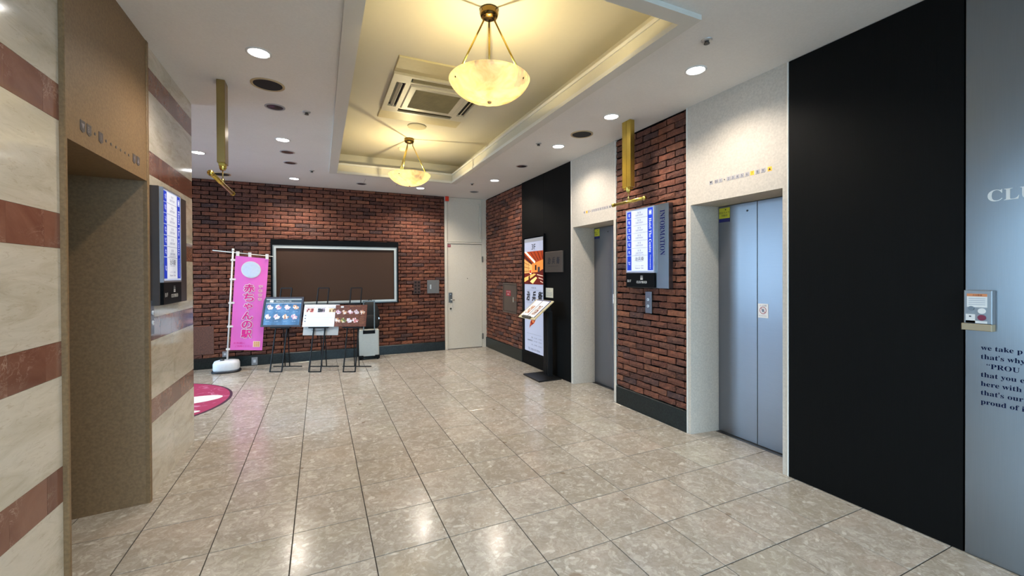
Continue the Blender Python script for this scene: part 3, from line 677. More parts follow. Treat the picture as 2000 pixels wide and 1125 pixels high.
# ================================================================== SIGNS ON THE WALLS
def directory(loc, rot, label, w, zt, zb, panel, wide_right, side_text):
    t = thing('directory_board', label, 'sign', loc, rot); z0 = loc[2]; h = zt-zb
    # steel back box; lit panel at left, steel field at right
    MB().bbox((-w/2, -.055, 0), (w/2, 0, h), .003).build('back_box', panel, t)
    lw = w-wide_right; x0 = -w/2+.012; x1 = x0+lw-.02; zt_ = h-.012; zb_ = .165
    MB().frame(x0-.006, x1+.006, zb_-.012, zt_+.008, .010, -.075, -.05).build('panel_frame', P('#c8ccd6', .3, .8), t)
    lp = MB().box((x0, -.072, zb_), (x1, -.05, zt_)).build('lit_panel', 'lit', t)
    y = -.0735; rows = 7; rh = (zt_-zb_-.02)/8.0
    bl0, bl1 = x0+.012, x0+.012+lw*.15; br0, br1 = x1-.012-lw*.17, x1-.012
    ink = P('#6d708c', .5); dk = P('#2a2c3a', .5)
    for i in range(7):
        a = zt_-.01-rh*i; b = a-(rh if i < 6 else 2*rh)
        MB().box((bl0, y, b+.004), (bl1, y+.001, a-.002)).build('floor_label', 'litblue', lp)
        text(lp, ['9F', '8F', '7F', '6F', '5F', '4F', '3F'][i], (bl0+bl1)/2, y-.001, (a+b)/2, .028, 'litw', ang=-PI/2, w=.036)
        MB().box((bl1+.004, y, b+.001), (br0-.004, y+.001, a-.001)).build('floor_row', 'litw', lp)
        cx = (bl1+br0)/2
        if i: MB().box((bl1+.004, y-.0004, a-.0012), (br0-.004, y+.001, a+.0008)).build('rule', ink, lp)
        if i < 6:
            text(lp, '客  室', cx, y-.001, a-rh*.33, .017, ink); text(lp, 'GUEST ROOM', cx, y-.001, a-rh*.66, .014, ink, w=.105)
            if i == 5: text(lp, '宴会場 BANQUET ROOM', cx, y-.001, a-rh*.88, .008, ink, w=.13)
        else:
            text(lp, '治兵衛', cx, y-.001, a-rh*.42, .040, dk, w=.13, slant=.08); MB().box((cx-.05, y-.001, a-rh*.78), (cx+.05, y, a-rh*.76)).build('rule', ink, lp)
            text(lp, 'レストラン・宴会', cx, y-.001, a-rh*1.35, .012, ink, w=.12); text(lp, 'Restaurant  Table', cx, y-.001, a-rh*1.65, .013, ink, w=.12)
    s = MB().box((br0, y, zb_+.014), (br1, y+.001, zt_-.006)).build('name_strip', 'litblue', lp); xc = (br0+br1)/2; L = zt_-zb_-.03
    MB().frame(xc-.017, xc+.017, zt_-.075, zt_-.03, .004, y-.001, y).box((xc-.010, y-.001, zt_-.066), (xc+.010, y, zt_-.039)).build('emblem', 'litw', s)
    text(s, 'Hotel The Centre', xc, y-.001, zt_-.09-L*.31, .034, 'litw', w=L*.56, ang=-PI/2, serif=True)
    text(s, 'Utsunomiya', xc, y-.001, zb_+.02+L*.125, .018, 'litw', w=L*.23, ang=-PI/2, serif=True)
    k = MB().bbox((x0-.006, -.074, .004), (x1+.006, -.05, .150), .002).build('black_plate', 'blackp', t)
    text(k, 'B1F', x0+.045, -.0755, .068, .026, 'white', serif=False); cx = (x0+x1)/2+.03
    for i in range(4): MB().box((cx-.017, -.0755, .083+i*.013), (cx+.017, -.074, .083+i*.013+[.009, .006, .004, .002][i])).build('emblem_bar', 'white', k)
    text(k, 'CLUB PROUD', cx, -.0755, .058, .024, 'white', w=.15, serif=True)
    if side_text: text(t, 'INFORMATION', (x1+.012+w/2)/2+.004, -.0565, h*.66, .062, P('#121552', .9, spec=.1), w=h*.53, ang=-PI/2, serif=True)
    return t
directory((XR, 3.29, 1.315), RW, 'wall directory board with INFORMATION lettering on the brick pier', .588, 2.132, 1.315, 'steelv', .165, True)
directory((XL, 3.80, 1.262), LW, 'dark framed directory board on the striped left wall', .62, 2.055, 1.262, P('#4b4340', .4, .3), .22, False)

def call_panel(loc, rot, label, h=.222, w=.09, first=[None]):
    t = thing('call_panel', label, 'call button panel', loc, rot, 'elevator call panels')
    MB().bbox((-w/2, -.014, 0), (w/2, 0, h), .003).build('face_plate', 'steelv', t)
    for z, g in ((h*.63, '▲'), (h*.33, '▼')):
        b = MB().lathe([(.016, 0), (.016, .006), (.012, .008), (0, .008)], n=20).build('button', P('#d5dbe2', .3), t); b.rotation_euler[0] = PI/2; b.location = (0, -.013, z)
        text(t, g, 0, -.0225, z, .010, P('#333344', .5))
call_panel((XR, 3.312, 1.056), RW, 'steel call button panel on the brick pier below the INFORMATION board'); call_panel((XL, 3.497, 1.076), LW, 'steel call button panel beside the tan left elevator portal', w=.062)

# intercom box on the steel wall
t = thing('intercom_box', 'small grey alarm box with red button on the steel wall', 'alarm box', (XR-.006, .948, 1.165), RW); gy = P('#8e9296', .4, .4)
MB().bbox((-.05, -.04, .035), (.05, 0, .203), .003).build('case', gy, t); MB().bbox((-.058, -.044, 0), (.05, 0, .034), .003).build('ledge', P('#a39377', .5), t)
n_ = MB().box((-.038, -.0415, .118), (.034, -.0398, .185)).build('notice', 'white', t); MB().box((-.038, -.0422, .172), (.034, -.0414, .186)).build('notice_header', P('#d88a58', .5), n_)
text(n_, '火災警報', 0, -.043, .179, .008, P('#6a2a18', .5))
for k in range(4): MB().box((-.032, -.0421, .160-k*.010), (.028, -.0414, .1625-k*.010)).build('print_line', P('#9aa0b0', .5), n_)
MB().disc((-.022, -.045, .112), .011, -.039, 16, 'y').build('lock', P('#7c8084', .3, 1), t); MB().disc((.016, -.045, .100), .014, -.039, 20, 'y').build('button', 'white', t)
b = MB().disc((.016, -.047, .067), .0145, -.039, 20, 'y').build('button', P('#7a1838', .3), t); b['label'] = 'dark red button'
n_ = MB().box((-.042, -.0415, .038), (-.008, -.0398, .082)).box((-.042, -.0415, .038), (.034, -.0398, .050)).build('notice', 'white', t); MB().box((-.030, -.0422, .068), (-.022, -.041, .074)).build('print_mark', P('#222228', .5), n_)

# ---- lit restaurant poster, plaque, paper, utility cabinet on the right
t = thing('lit_poster', 'tall backlit restaurant poster marked 3F on the black wall', 'poster', (XR-.004, 5.81, .20), RW)
MB().frame(-.345, .345, 0, 1.86, .022, -.03, 0).build('frame', 'blackp', t); z = lambda v: v-.20
X0, X1 = -.318, .318
sh = MB().box((X0, -.02, z(.235)), (X1, -.004, z(2.02))).build('sheet', P('#b4b9ce', .3, emit=.13), t); y = -.021
dk = P('#1c1c24', .5); gy = P('#7c8090', .5)
MB().box((X0, y-.0003, z(1.965)), (X1, y+.001, z(2.018))).build('header_band', P('#8a8a8e', .4, emit=.2), sh)
text(sh, '3F', 0, y-.001, z(1.885), .085, dk, w=.13)
ph = MB().box((X0, y-.0005, z(1.30)), (X1, y+.001, z(1.815))).build('photograph', P('#a03a16', .3, emit=.25), sh); yy = y-.0012
def poly(pts, col, e=.6, dy=0): MB().prism([(a, z(b)) for a, b in pts], yy-dy-.0004, yy-dy).build('print_shape', P(col, .4, emit=e*.45), ph)
poly([(X0, 1.70), (-.05, 1.60), (-.05, 1.45), (X0, 1.42)], '#e8a860'); poly([(-.05, 1.62), (X1, 1.68), (X1, 1.44), (-.05, 1.46)], '#e08038', dy=.0004)
poly([(X0, 1.815), (-.24, 1.815), (.06, 1.655), (.04, 1.625)], '#ffeec0', .9, .001); poly([(X0, 1.78), (X0, 1.72), (-.08, 1.61), (-.04, 1.63)], '#4a0f08', .3, .0008)
for i in range(4): poly([(-.12+i*.12, 1.815), (-.10+i*.12, 1.815), (.10+i*.07, 1.66+i*.01), (.08+i*.07, 1.66+i*.01)], '#5a1208', .3, .0012)
for i in range(3): poly([(X0, 1.65-i*.07), (-.12, 1.60-i*.045), (-.12, 1.594-i*.045), (X0, 1.64-i*.07)], '#7a3210', .4, .0012); poly([(X0+.05+i*.05, 1.69-i*.02), (X0+.058+i*.05, 1.69-i*.02), (X0+.058+i*.05, 1.45), (X0+.05+i*.05, 1.45)], '#7a3210', .4, .0013)
poly([(.05, 1.60), (.10, 1.60), (.10, 1.52), (.05, 1.52)], '#1a0a08', .2, .0014); poly([(.14, 1.57), (.21, 1.57), (.21, 1.49), (.14, 1.49)], '#3a3a40', .3, .0014)
poly([(X0, 1.47), (X1, 1.50), (X1, 1.30), (X0, 1.30)], '#6a140c', .3, .0006); poly([(X0, 1.40), (.02, 1.47), (.10, 1.455), (X0, 1.33)], '#f0a858', .8, .0015); poly([(-.12, 1.34), (.05, 1.43), (.12, 1.40), (-.02, 1.31)], '#ffc27a', .8, .0016)
poly([(-.17, 1.42), (-.12, 1.44), (-.12, 1.33), (-.17, 1.30)], '#3a0a06', .2, .0018); poly([(X0, 1.31), (.28, 1.53), (X1, 1.53), (X1, 1.50), (-.26, 1.302)], '#5a0f0a', .3, .002)
for i in range(3): poly([(.12+i*.05, 1.46-i*.05), (X1-.01, 1.435-i*.05), (X1-.01, 1.425-i*.05), (.12+i*.05, 1.445-i*.05)], '#d8b8a0', .6, .0022)
poly([(-.13, 1.52), (-.07, 1.52), (-.09, 1.47), (-.12, 1.47)], '#c8201a', .5, .0022); poly([(-.14, 1.475), (-.06, 1.475), (-.09, 1.45)], '#ffe2c0', .9, .0023)
text(sh, '和食 処', 0, y-.001, z(1.245), .028, gy, w=.16); MB().box((-.25, y-.001, z(1.208)), (.25, y, z(1.210))).build('rule', gy, sh)
for i, c in enumerate('治兵衛'):
    for ox, oz in ((0, 0), (.006, .002), (-.005, .004), (.002, -.006)): text(sh, c, -.20+i*.20+ox, y-.001-abs(ox)*.02, z(1.115)+oz, .15, dk, w=.11+.02*(i == 2), slant=.18)
for zz in (1.02, 1.005, .52): MB().box((-.25, y-.001, z(zz)), (.25, y, z(zz)+.002)).build('rule', gy, sh)
ph2 = m_food('prawn_print', ['#8e2a12', '#b8502a', '#7a1c0c', '#d07a48'], 25, .3)
MB().prism([(-.15, z(.60)), (-.11, z(.64)), (.02, z(.70)), (.10, z(.80)), (.06, z(.84)), (-.03, z(.80)), (-.12, z(.70))], y-.001, y).build('food_print', ph2, sh)
text(sh, '平日', -.06, y-.001, z(.465), .022, dk); text(sh, '営業時間 昼', -.13, y-.001, z(.415), .022, dk, w=.16); text(sh, '夜', -.06, y-.001, z(.355), .022, dk)
for zz, s in ((.465, '11:30 - 14:00'), (.415, '11:30 - 15:00'), (.355, '17:00 - 22:00')): text(sh, s, .13, y-.001, z(zz), .016, gy, w=.24)
text(sh, 'TEL 028-639-0036', 0, y-.001, z(.28), .032, gy, w=.40)

t = thing('name_plaque', 'dim grey plaque with brush lettering right of the lit poster', 'plaque', (XR-.004, 5.205, 1.485), RW)
pl = MB().bbox((-.248, -.02, 0), (.248, 0, .297), .003).build('plate', m_steel('dull_plaque', '#6d645c', .45, (1, 60, 1)), t)
for i, c in enumerate('治兵衛'):
    for ox, oz in ((0, 0), (.005, .001), (-.004, .003)): text(t, c, -.125+i*.125+ox, -.0212-abs(ox)*.02, .165+oz, .095, dk, w=.075, slant=.15)
text(t, 'JAPANESE RESTAURANT', 0, -.0212, .085, .012, dk, w=.30)
t = thing('notice_paper', 'small cream paper notice on the black wall below the plaque', 'notice', (XR-.004, 5.35, 1.115), RW)
pp = MB().bbox((-.105, -.004, 0), (.105, 0, .142), .001).build('sheet', P('#cfc7b0', .6), t); text(pp, 'お知らせ', 0, -.005, .105, .016, gy); 
for k in range(4): MB().box((-.08, -.005, .075-k*.016), (.08-.02*(k % 2), -.004, .078-k*.016)).build('print_line', gy, pp)

t = thing('utility_cabinet', 'flush brown utility cabinet door in the far right brick wall', 'cabinet', (XR, 6.765, .775), RW); br = P('#4a3c34', .45)
MB().frame(-.293, .293, 0, .53, .025, -.012, .02).build('frame', br, t); dd = MB().bbox((-.266, -.006, .027), (.266, .02, .503), .003).build('door', br, t)
lb = MB().box((-.15, -.0085, .30), (.05, -.006, .40)).build('label_plate', P('#98202e', .5), dd); text(lb, 'メンテナンス用', -.05, -.0095, .373, .026, 'white', w=.17); text(lb, '配電盤', -.05, -.0095, .330, .024, 'white', w=.08)
MB().bbox((.14, -.014, .20), (.17, -.006, .285), .003).build('handle', P('#b9b2a2', .3, .8), dd)

# ---- back wall objects
t = thing('notice_board', 'wide empty brown notice board in a silver frame on the back wall', 'notice board', (.295, YB-.004, .944)); 
MB().bbox((-1.027, -.022, 0), (1.022, .02, 1.112), .004).build('black_surround', 'blackp', t)
MB().frame(-.998, .990, .018, 1.012, .05, -.045, -.022).build('outer_frame', P('#80827f', .4, .5), t); MB().frame(-.978, .970, .038, .992, .028, -.052, -.045).build('inner_frame', P('#bdbdb6', .4, .3), t)
MB().box((-.95, -.028, .066), (.942, -.022, .964)).build('felt_panel', P('#3c2617', .85, var=.15, scale=200), t)
t = thing('wall_socket_box', 'small grey square metal box beside the cream door', 'wall box', (1.966, YB, 1.10)); MB().bbox((-.114, -.022, 0), (.114, .01, .254), .004).build('cover', P('#6d6965', .45, .4), t); MB().bbox((-.066, -.028, .085), (-.040, -.022, .17), .002).build('lever', P('#b9b4ab', .3, .7), t)
t = thing('vent_plate', 'brown patterned square vent plate on the back brick wall', 'vent', (1.661, YB, 1.095)); vp = MB().bbox((-.064, -.012, 0), (.064, .01, .255), .003).build('plate', P('#3a221a', .6), t)
m = MB()
for a in range(2):
    for b in range(4): m.disc((-.03+a*.06, -.0135, .035+b*.061), .018, -.011, 10, 'y')
tag(m.build('holes', P('#120b09', .9), vp), kind='stuff')
t = thing('wall_hatch', 'square brick-coloured hatch low on the back wall left of the banner', 'hatch', (-1.66, YB, .228)); MB().bbox((-.142, -.004, 0), (.142, .02, .442), .003).build('cover', m_spray('brick_coloured_cover', '#4c2f28', '#6a4438', .8), t)
def outlet(x, z, lb, h=.125, w=.085):
    t = thing('wall_outlet', lb, 'outlet', (x, YB-.012, z)); pl = MB().bbox((-w/2, -.008, 0), (w/2, 0, h), .003).build('plate', P('#8e8f92', .35, .5), t); MB().bbox((-w*.2, -.012, h*.32), (w*.2, -.008, h*.7), .001).build('socket', P('#c9cdd4', .4), t)
outlet(-.972, .008, 'grey outlet on the granite baseboard right of the banner base'); outlet(-1.372, .17, 'grey outlet partly hidden behind the banner pole', .09, .07)

# ================================================================== FREE-STANDING THINGS
# ---- pink banner
t = thing('banner_stand', 'pink vertical banner with Japanese lettering on a white water-filled base', 'banner', (-1.298, 7.60, 0))
m = MB(); N = 28
def stad(a, b, z): return [(a*math.copysign(abs(math.cos(q))**.7, math.cos(q)), b*math.copysign(abs(math.sin(q))**.7, math.sin(q)), z) for q in [2*PI*i/N for i in range(N)]]
def loft(rings):
    m = MB(); vs = sum(rings, []); k = len(rings)
    return m.add(vs, [(j*N+i, j*N+(i+1) % N, (j+1)*N+(i+1) % N, (j+1)*N+i) for j in range(k-1) for i in range(N)]+[tuple(range(N)), tuple(range(k*N-1, (k-1)*N-1, -1))])
loft([stad(.185, .15, 0), stad(.19, .155, .012), stad(.185, .15, .026)]).build('foot', P('#15171f', .5), t, True)
bs = loft([stad(.165, .135, .026), stad(.17, .14, .05), stad(.17, .14, .13), stad(.155, .125, .165), stad(.11, .08, .178)]).build('base', P('#dadfe6', .4), t, True)
MB().cyl((-.05, -.03, .17), (-.05, -.03, .20), .028).build('filler_cap', P('#3a3d44', .5), bs, True)
lean = .052
def bp(u, v, dy=0): return (u+lean*v, dy, v-lean*u*.9)      # banner frame leaning right
MB().cyl(bp(0, .16), bp(0, 1.83), .012, n=12).cyl(bp(0, 1.83), bp(0, 1.87), .016, n=12).build('pole', 'white', t, True)
MB().cyl((-.165, 0, 1.838), (.630, 0, 1.756), .006, n=8).build('cross_rod', P('#e8e8e2', .4), t, True)
# flag cloth with gentle waves
fl = MB(); nu, nv = 12, 24; TL, TR, BR, BLc = (.130, 1.76), (.567, 1.72), (.471, .293), (.048, .326)
def fp(u, v, dy=0):   # u 0..1 left-right, v 0..1 bottom-top
    xt = TL[0]+(TR[0]-TL[0])*u; zt = TL[1]+(TR[1]-TL[1])*u; xb = BLc[0]+(BR[0]-BLc[0])*u; zb = BLc[1]+(BR[1]-BLc[1])*u
    yv = -.02+.012*math.sin(u*5+v*3)+.008*math.sin(v*9)*(u)
    return (xb+(xt-xb)*v, yv+dy, zb+(zt-zb)*v)
vs = [fp(i/nu, j/nv) for j in range(nv+1) for i in range(nu+1)]; vs += [fp(i/nu, j/nv, .002) for j in range(nv+1) for i in range(nu+1)]; K = (nu+1)*(nv+1)
fs = [(j*(nu+1)+i, j*(nu+1)+i+1, (j+1)*(nu+1)+i+1, (j+1)*(nu+1)+i) for j in range(nv) for i in range(nu)]; fl.add(vs, fs+[tuple(K+k for k in f[::-1]) for f in fs])
cloth = fl.build('flag', P('#e26cc6', .8, var=.05, scale=8), t, True)
for v in (.955, .75, .5, .25, .01): a = fp(0, v); px_ = (lean*a[2], 0, a[2]); MB().box((px_[0]-.022, -.016, a[2]-.014), (a[0]+.02, .012, a[2]+.014)).build('tie', 'white', t)
for u in (.06, .42, .95): a = fp(u, 1); MB().box((a[0]-.02, -.012, a[2]-.01), (a[0]+.02, .012, a[2]+.07)).build('tie', 'white', t)
def ftext(s, u, v, h, mat, w=None, dy=-.006, ring=None):
    bx = fp(u, v); 
    o = text(cloth, s, 0, 0, 0, h, mat, w=w, name='lettering'); me = o.data
    for vv in me.vertices:
        du = vv.co.x/.43; dv = vv.co.z/1.42; q = fp(u+du, v+dv, dy); vv.co = q
    return o
def outline(s, u, v, h, w):
    for k in range(8):
        a = 2*PI*k/8; ftext(s, u+.028*math.cos(a), v+.0085*math.sin(a), h, 'white', w, -.0055-.00005*k)
mg = P('#dc1c8c', .7)
for i, c in enumerate('赤ちゃんの駅'):
    vv = .665-i*.098; hh = .118 if c not in 'ゃ' else .092; ww = .135 if c != 'ゃ' else .11; outline(c, .47, vv, hh, ww)
    for d_ in ((0, 0), (.012, 0), (-.012, 0), (0, .003), (0, -.003)): ftext(c, .47+d_[0], vv+d_[1], hh, mg, ww, -.0085-abs(d_[0])*.01-abs(d_[1])*.02)
for i, c in enumerate('宇都宮市'):
    vv = .69-i*.046
    for k in range(6): a = 2*PI*k/6; ftext(c, .82+.010*math.cos(a), vv+.003*math.sin(a), .045, 'white', .05, -.0055-.00005*k)
    ftext(c, .82, vv, .045, mg, .05, -.008)
ftext('お気軽に', .27, .075, .026, mg, .15); ftext('ご利用ください', .40, .042, .026, mg, .22)
def fpatch(u0, u1, v0, v1, mat, nm, dy=-.003, ell=False, par=None):
    if ell: pts = [((u0+u1)/2+(u1-u0)/2*math.cos(q), (v0+v1)/2+(v1-v0)/2*math.sin(q)) for q in [2*PI*i/32 for i in range(32)]]
    else: pts = [(u0, v0), (u1, v0), (u1, v1), (u0, v1)]
    c = MB(); c.add([fp((u0+u1)/2, (v0+v1)/2, dy)]+[fp(a, b, dy) for a, b in pts], [(0, i+1, (i+1) % len(pts)+1) for i in range(len(pts))]); return c.build(nm, mat, par or cloth)
fpatch(.19, .79, .775, .955, 'white', 'roundel', -.006, True); fpatch(.21, .77, .781, .949, P('#c6d6ec', .7), 'roundel', -.009, True)
fpatch(.70, .92, .035, .098, P('#f2dcc8', .7), 'stamp', -.006); fpatch(.72, .90, .040, .093, P('#e0a468', .7), 'stamp', -.008)
for k in range(2): fpatch(.775+k*.06, .782+k*.06, .040, .093, P('#f2dcc8', .7), 'stamp_line', -.010); fpatch(.72, .90, .057+k*.018, .059+k*.018, P('#f2dcc8', .7), 'stamp_line', -.010)

# ---- easels with menu boards
def easel(x, y, label, w=.178):
    t = thing('display_easel', label, 'easel', (x, y, 0), R(-24.56), 'black metal display easels'); s = .015; Z = 1.255; B = .325; k = B/Z; h = w/2
    for sx in (-1, 1): MB().bar((sx*h, 0, 0), (sx*h*.94, B, Z), s).build('leg', 'blackm', t)
    MB().bar((-h, 0, .006), (h, 0, .006), s).build('foot_rail', 'blackm', t); MB().bar((-h*.94, B, Z), (h*.94, B, Z), s).build('top_rail', 'blackm', t)
    MB().bar((-.03, k*1.0, 1.0), (-.058, .372, .01), s*.9).bar((.03, k*1.0, 1.0), (.014, .372, .01), s*.9).bar((-h, k*1.0, 1.0), (h, k*1.0, 1.0), s*.9).build('rear_leg', 'blackm', t)
    MB().bar((-.245, .372, .008), (.21, .372, .008), .016, .014).build('rear_foot', 'blackm', t)
    zl = .655; MB().bar((-.15, k*zl-.02, zl), (.15, k*zl-.02, zl), .014, .012).bar((-.15, k*zl-.045, zl), (.15, k*zl-.045, zl), .006, .02).box((-.15, k*zl-.045, zl-.006), (.15, k*zl, zl)).build('ledge', 'blackm', t)
    return t
E1 = (-.615, 7.229); E2 = (-.082, 6.972); E3 = (.389, 6.746)
easel(*E1, 'black metal easel holding the dark framed blue menu, leftmost of three'); easel(*E2, 'black metal easel holding the white menu board, middle of three'); easel(*E3, 'black metal easel holding the brown menu board, rightmost of three')
TILT = math.atan(.325/1.255)
def board(name, label, e, dx, w, h, mat, fr=None, dy=0, z0=.664):
    t = thing(name, label, 'menu board', (0, 0, 0)); k = .325/1.255
    m = Matrix.Rotation(R(-24.56), 4, 'Z'); off = m@Vector((dx, k*z0-.021+dy, 0)); t.location = (e[0]+off.x, e[1]+off.y, z0); t.rotation_euler = (-TILT, 0, R(-24.56))
    bd = MB().bbox((-w/2, -.010, 0), (w/2, 0, h), .002).build('panel', mat, t)
    if fr: MB().frame(-w/2-.001, w/2+.001, -.001, h+.001, .028, -.016, .004).build('frame', fr, t)
    return t, bd
n = NT('blue_menu_print'); bcol = n.ramp(n.noise(n.pos(), 7, 4, .6), [(.3, S('#1d3f62')), (.55, S('#3c6a94')), (.75, S('#5f88b0'))]); mblue = n.fin(bcol, .25)
t, bd = board('menu_board', 'dark framed blue menu board with eight dish pictures', E1, 0, .617, .465, mblue, P('#241620', .4))
y = -.0108; fd = [m_food('pale_dishes', ['#e6d9dc', '#f2ecf2', '#d8b8c0', '#f4f0f6', '#b98a90'], 45), m_food('orange_dishes', ['#e0b08a', '#f2e4d8', '#c98a58', '#f6eee8', '#a86a50'], 45), m_food('pink_dishes', ['#e8b8c4', '#f6e8ee', '#d08a98', '#ffffff', '#c8a0b4'], 45)]
MB().box((-.275, y, .425), (.275, y+.001, .436)).box((-.275, y, .368), (.275, y+.001, .374)).build('white_band', 'white', bd); MB().box((-.275, y, .376), (.275, y+.001, .424)).build('header_band', P('#33434e', .4), bd)
MB().disc((-.20, y-.0012, .40), .018, y, 16, 'y').disc((-.175, y-.0012, .40), .018, y, 16, 'y').build('logo_oval', 'white', bd); text(bd, '季節のおすすめメニューのご案内', -.0, y-.001, .40, .020, 'white', w=.24); 
def card(parent, cx, cz, s, mat):
    pts = [(-.9, -.2), (-.75, .75), (.1, 1.0), (.35, .35), (1.0, .1), (.8, -.75), (-.35, -1.0), (-.55, -.35)]; MB().prism([(cx+a*s*random.uniform(.85, 1.1), cz+b*s*.8*random.uniform(.85, 1.1)) for a, b in pts], y-.0016, y-.0002).build('dish_picture', mat, parent)
for i in range(4): card(bd, -.205+i*.135, .305, .052, fd[[0, 2, 2, 1][i]]); card(bd, -.215+i*.135, .155, .054, fd[[0, 0, 1, 2][i]])
for i in range(4): text(bd, ['前菜盛合せ', '握り寿司', 'お造り御膳', '天ぷら膳'][i], -.205+i*.135, y-.001, .235, .012, P('#a9bdd6', .5), w=.07); text(bd, ['季節御膳', '和牛御膳', '海鮮丼', '甘味'][i], -.215+i*.135, y-.001, .085, .012, P('#a9bdd6', .5), w=.06)
t, bd = board('menu_board', 'white paper menu board with three photographs, hanging over a grey sheet', E2, .018, .545, .345, P('#e9edf2', .5), None, 0)
for i, f_ in enumerate((m_food('sashimi_print', ['#c84a38', '#e8a890', '#8e2a20', '#f2d8c8'], 40), m_food('dark_print', ['#2e2428', '#54464a', '#16121a', '#a8909a'], 40), m_food('room_print', ['#e2c08a', '#f2dca8', '#7a4c30', '#b88858'], 40))):
    xx = -.175+i*.172; MB().box((xx-.055, y-.001, .225), (xx+.055, y, .285)).build('photograph', f_, bd); MB().box((xx-.068, y-.001, .297), (xx+.068, y, .306)).build('print_line', P('#b9a8a6', .5), bd); text(bd, ['会席料理', '個室', '大広間'][i], xx, y-.001, .322, .012, P('#8a8d96', .5))
gl = P('#b3bcc6', .6)
for k in range(7): MB().box((-.20, y-.001, .19-k*.026), (.13+.03*(k % 3), y, .1925-k*.026)).build('print_line', gl, bd)
for k in range(3): MB().box((-.25, y-.001, .165-k*.045), (-.228, y, .183-k*.045)).build('print_mark', P('#6c6f78', .5), bd)
sh_ = MB().add([(-.272, .034, .03), (.272, .034, .03), (.272, .036, -.125), (-.272, .036, -.125), (-.272, .038, .03), (.272, .038, .03), (.272, .040, -.125), (-.272, .040, -.125)], [(0, 1, 2, 3), (7, 6, 5, 4), (0, 4, 5, 1), (1, 5, 6, 2), (2, 6, 7, 3), (3, 7, 4, 0)]).build('hanging_sheet', P('#a9a6a2', .6), t); sh_['label'] = 'grey backing sheet hanging lower'
MB().path([(-.13, .008, -.05), (-.06, .006, -.062), (0, .008, -.055), (.05, .006, -.045), (.10, .008, -.05)], .003, 6).build('cable', 'blackp', t)
n = NT('brown_menu_print'); q = n.pos(None, (8, 8, 60)); mbrown = n.fin(n.ramp(n.noise(q, 3, 3), [(.35, S('#4a241a')), (.65, S('#7c4630'))]), .35)
t, bd = board('menu_board', 'brown wood-patterned menu board with rows of food pictures', E3, -.04, .487, .335, mbrown, None, -.006, .667)
for i in range(5): card(bd, -.195+i*.093, .225, .046, [fd[2], fd[1], fd[2], fd[0], fd[1]][i])
for i in range(4): card(bd, -.195+i*.090, .095, .050, [fd[1], m_food('green_dishes', ['#c8b060', '#f2e8d0', '#8a7a40', '#e8d8c0', '#5a6a38'], 50), fd[0], m_food('red_dishes', ['#c83a38', '#f2c8c0', '#d89090', '#ffffff'], 50)][i])
MB().disc((-.15, y-.0012, .305), .014, y, 14, 'y').disc((-.13, y-.0012, .305), .014, y, 14, 'y').build('logo_oval', 'white', bd); text(bd, 'お弁当・オードブル', .06, y-.001, .315, .014, P('#c89a60', .5), w=.16)
for k in range(6): MB().box((.14, y-.001, .15-k*.022), (.215, y, .1525-k*.022)).build('print_line', P('#b98a5c', .5), bd)

# ---- suitcase and backpack
t = thing('suitcase', 'upright silver-grey hard-shell suitcase behind the right easel', 'suitcase', (.763, 7.60, 0), R(-3)); sg = P('#a9a69c', .35, .2)
def rbox(x0, x1, y0, y1, z0, z1, r, n=4):
    pts = []
    for cx, cz, a0 in ((x1-r, z1-r, 0), (x0+r, z1-r, 90), (x0+r, z0+r, 180), (x1-r, z0+r, 270)):
        for k in range(n+1): a = R(a0+90*k/n); pts.append((cx+r*math.cos(a), cz+r*math.sin(a)))
    return pts
def rounded(x0, x1, y0, y1, z0, z1, r, e=.012):
    m = MB(); ps = [rbox(x0+d, x1-d, 0, 0, z0+d, z1-d, r) for d in (e, 0, 0, e)]; ys = (y0, y0+e, y1-e, y1); L = len(ps[0]); vs = [(a, yv, b) for p_, yv in zip(ps, ys) for a, b in p_]
    return m.add(vs, [(j*L+i, j*L+(i+1) % L, (j+1)*L+(i+1) % L, (j+1)*L+i) for j in range(3) for i in range(L)]+[tuple(range(L)), tuple(range(4*L-1, 3*L-1, -1))])
rounded(-.165, .165, .0, .23, .052, .52, .025).build('shell', sg, t); 
for k in range(4): MB().box((-.13+k*.085, -.003, .09), (-.122+k*.085, .004, .44)).build('rib', sg, t)
MB().bbox((-.10, -.004, .445), (.10, .01, .505), .004).build('handle_recess', 'blackp', t)
MB().bar((-.088, .004, .47), (-.088, .004, 1.0), .016, .012).bar((.088, .004, .47), (.088, .004, 1.0), .016, .012).bar((-.1, .004, 1.005), (.1, .004, 1.005), .024, .022).build('trolley_handle', P('#5d5c58', .35, .8), t)
for sx in (-1, 1):
    MB().bbox((sx*.135-.04, -.012, .018), (sx*.135+.04, .06, .075), .006).build('corner_guard', 'blackp', t)
    for yy_ in (.02, .20): MB().cyl((sx*.14-.014, yy_, .023), (sx*.14+.014, yy_, .023), .023, n=16).build('wheel', 'blackp', t)
MB().box((-.11, .0, .042), (.11, .22, .056)).build('bottom_plate', 'blackp', t); MB().bbox((-.176, .09, .22), (-.164, .14, .36), .003).build('side_handle', P('#3b4560', .4), t)
t = thing('backpack', 'black backpack resting on the suitcase behind its raised handle', 'backpack', (.80, 7.68, .523)); bk = P('#0a0a0b', .75)
m = MB(); rings = []
for z_, a, b in ((0, .12, .075), (.03, .15, .095), (.15, .165, .10), (.30, .15, .09), (.40, .12, .07), (.455, .07, .04), (.47, .02, .015)): rings.append([(a*math.copysign(abs(math.cos(q))**.6, math.cos(q)), .11+b*math.copysign(abs(math.sin(q))**.6, math.sin(q))*1, z_) for q in [2*PI*i/N for i in range(N)]])
loft(rings).build('body', bk, t, True); loft([[(p_[0]*.75, .02+(p_[1]-.11)*.35, .03+p_[2]*.45) for p_ in r_] for r_ in rings]).build('front_pocket', bk, t, True)
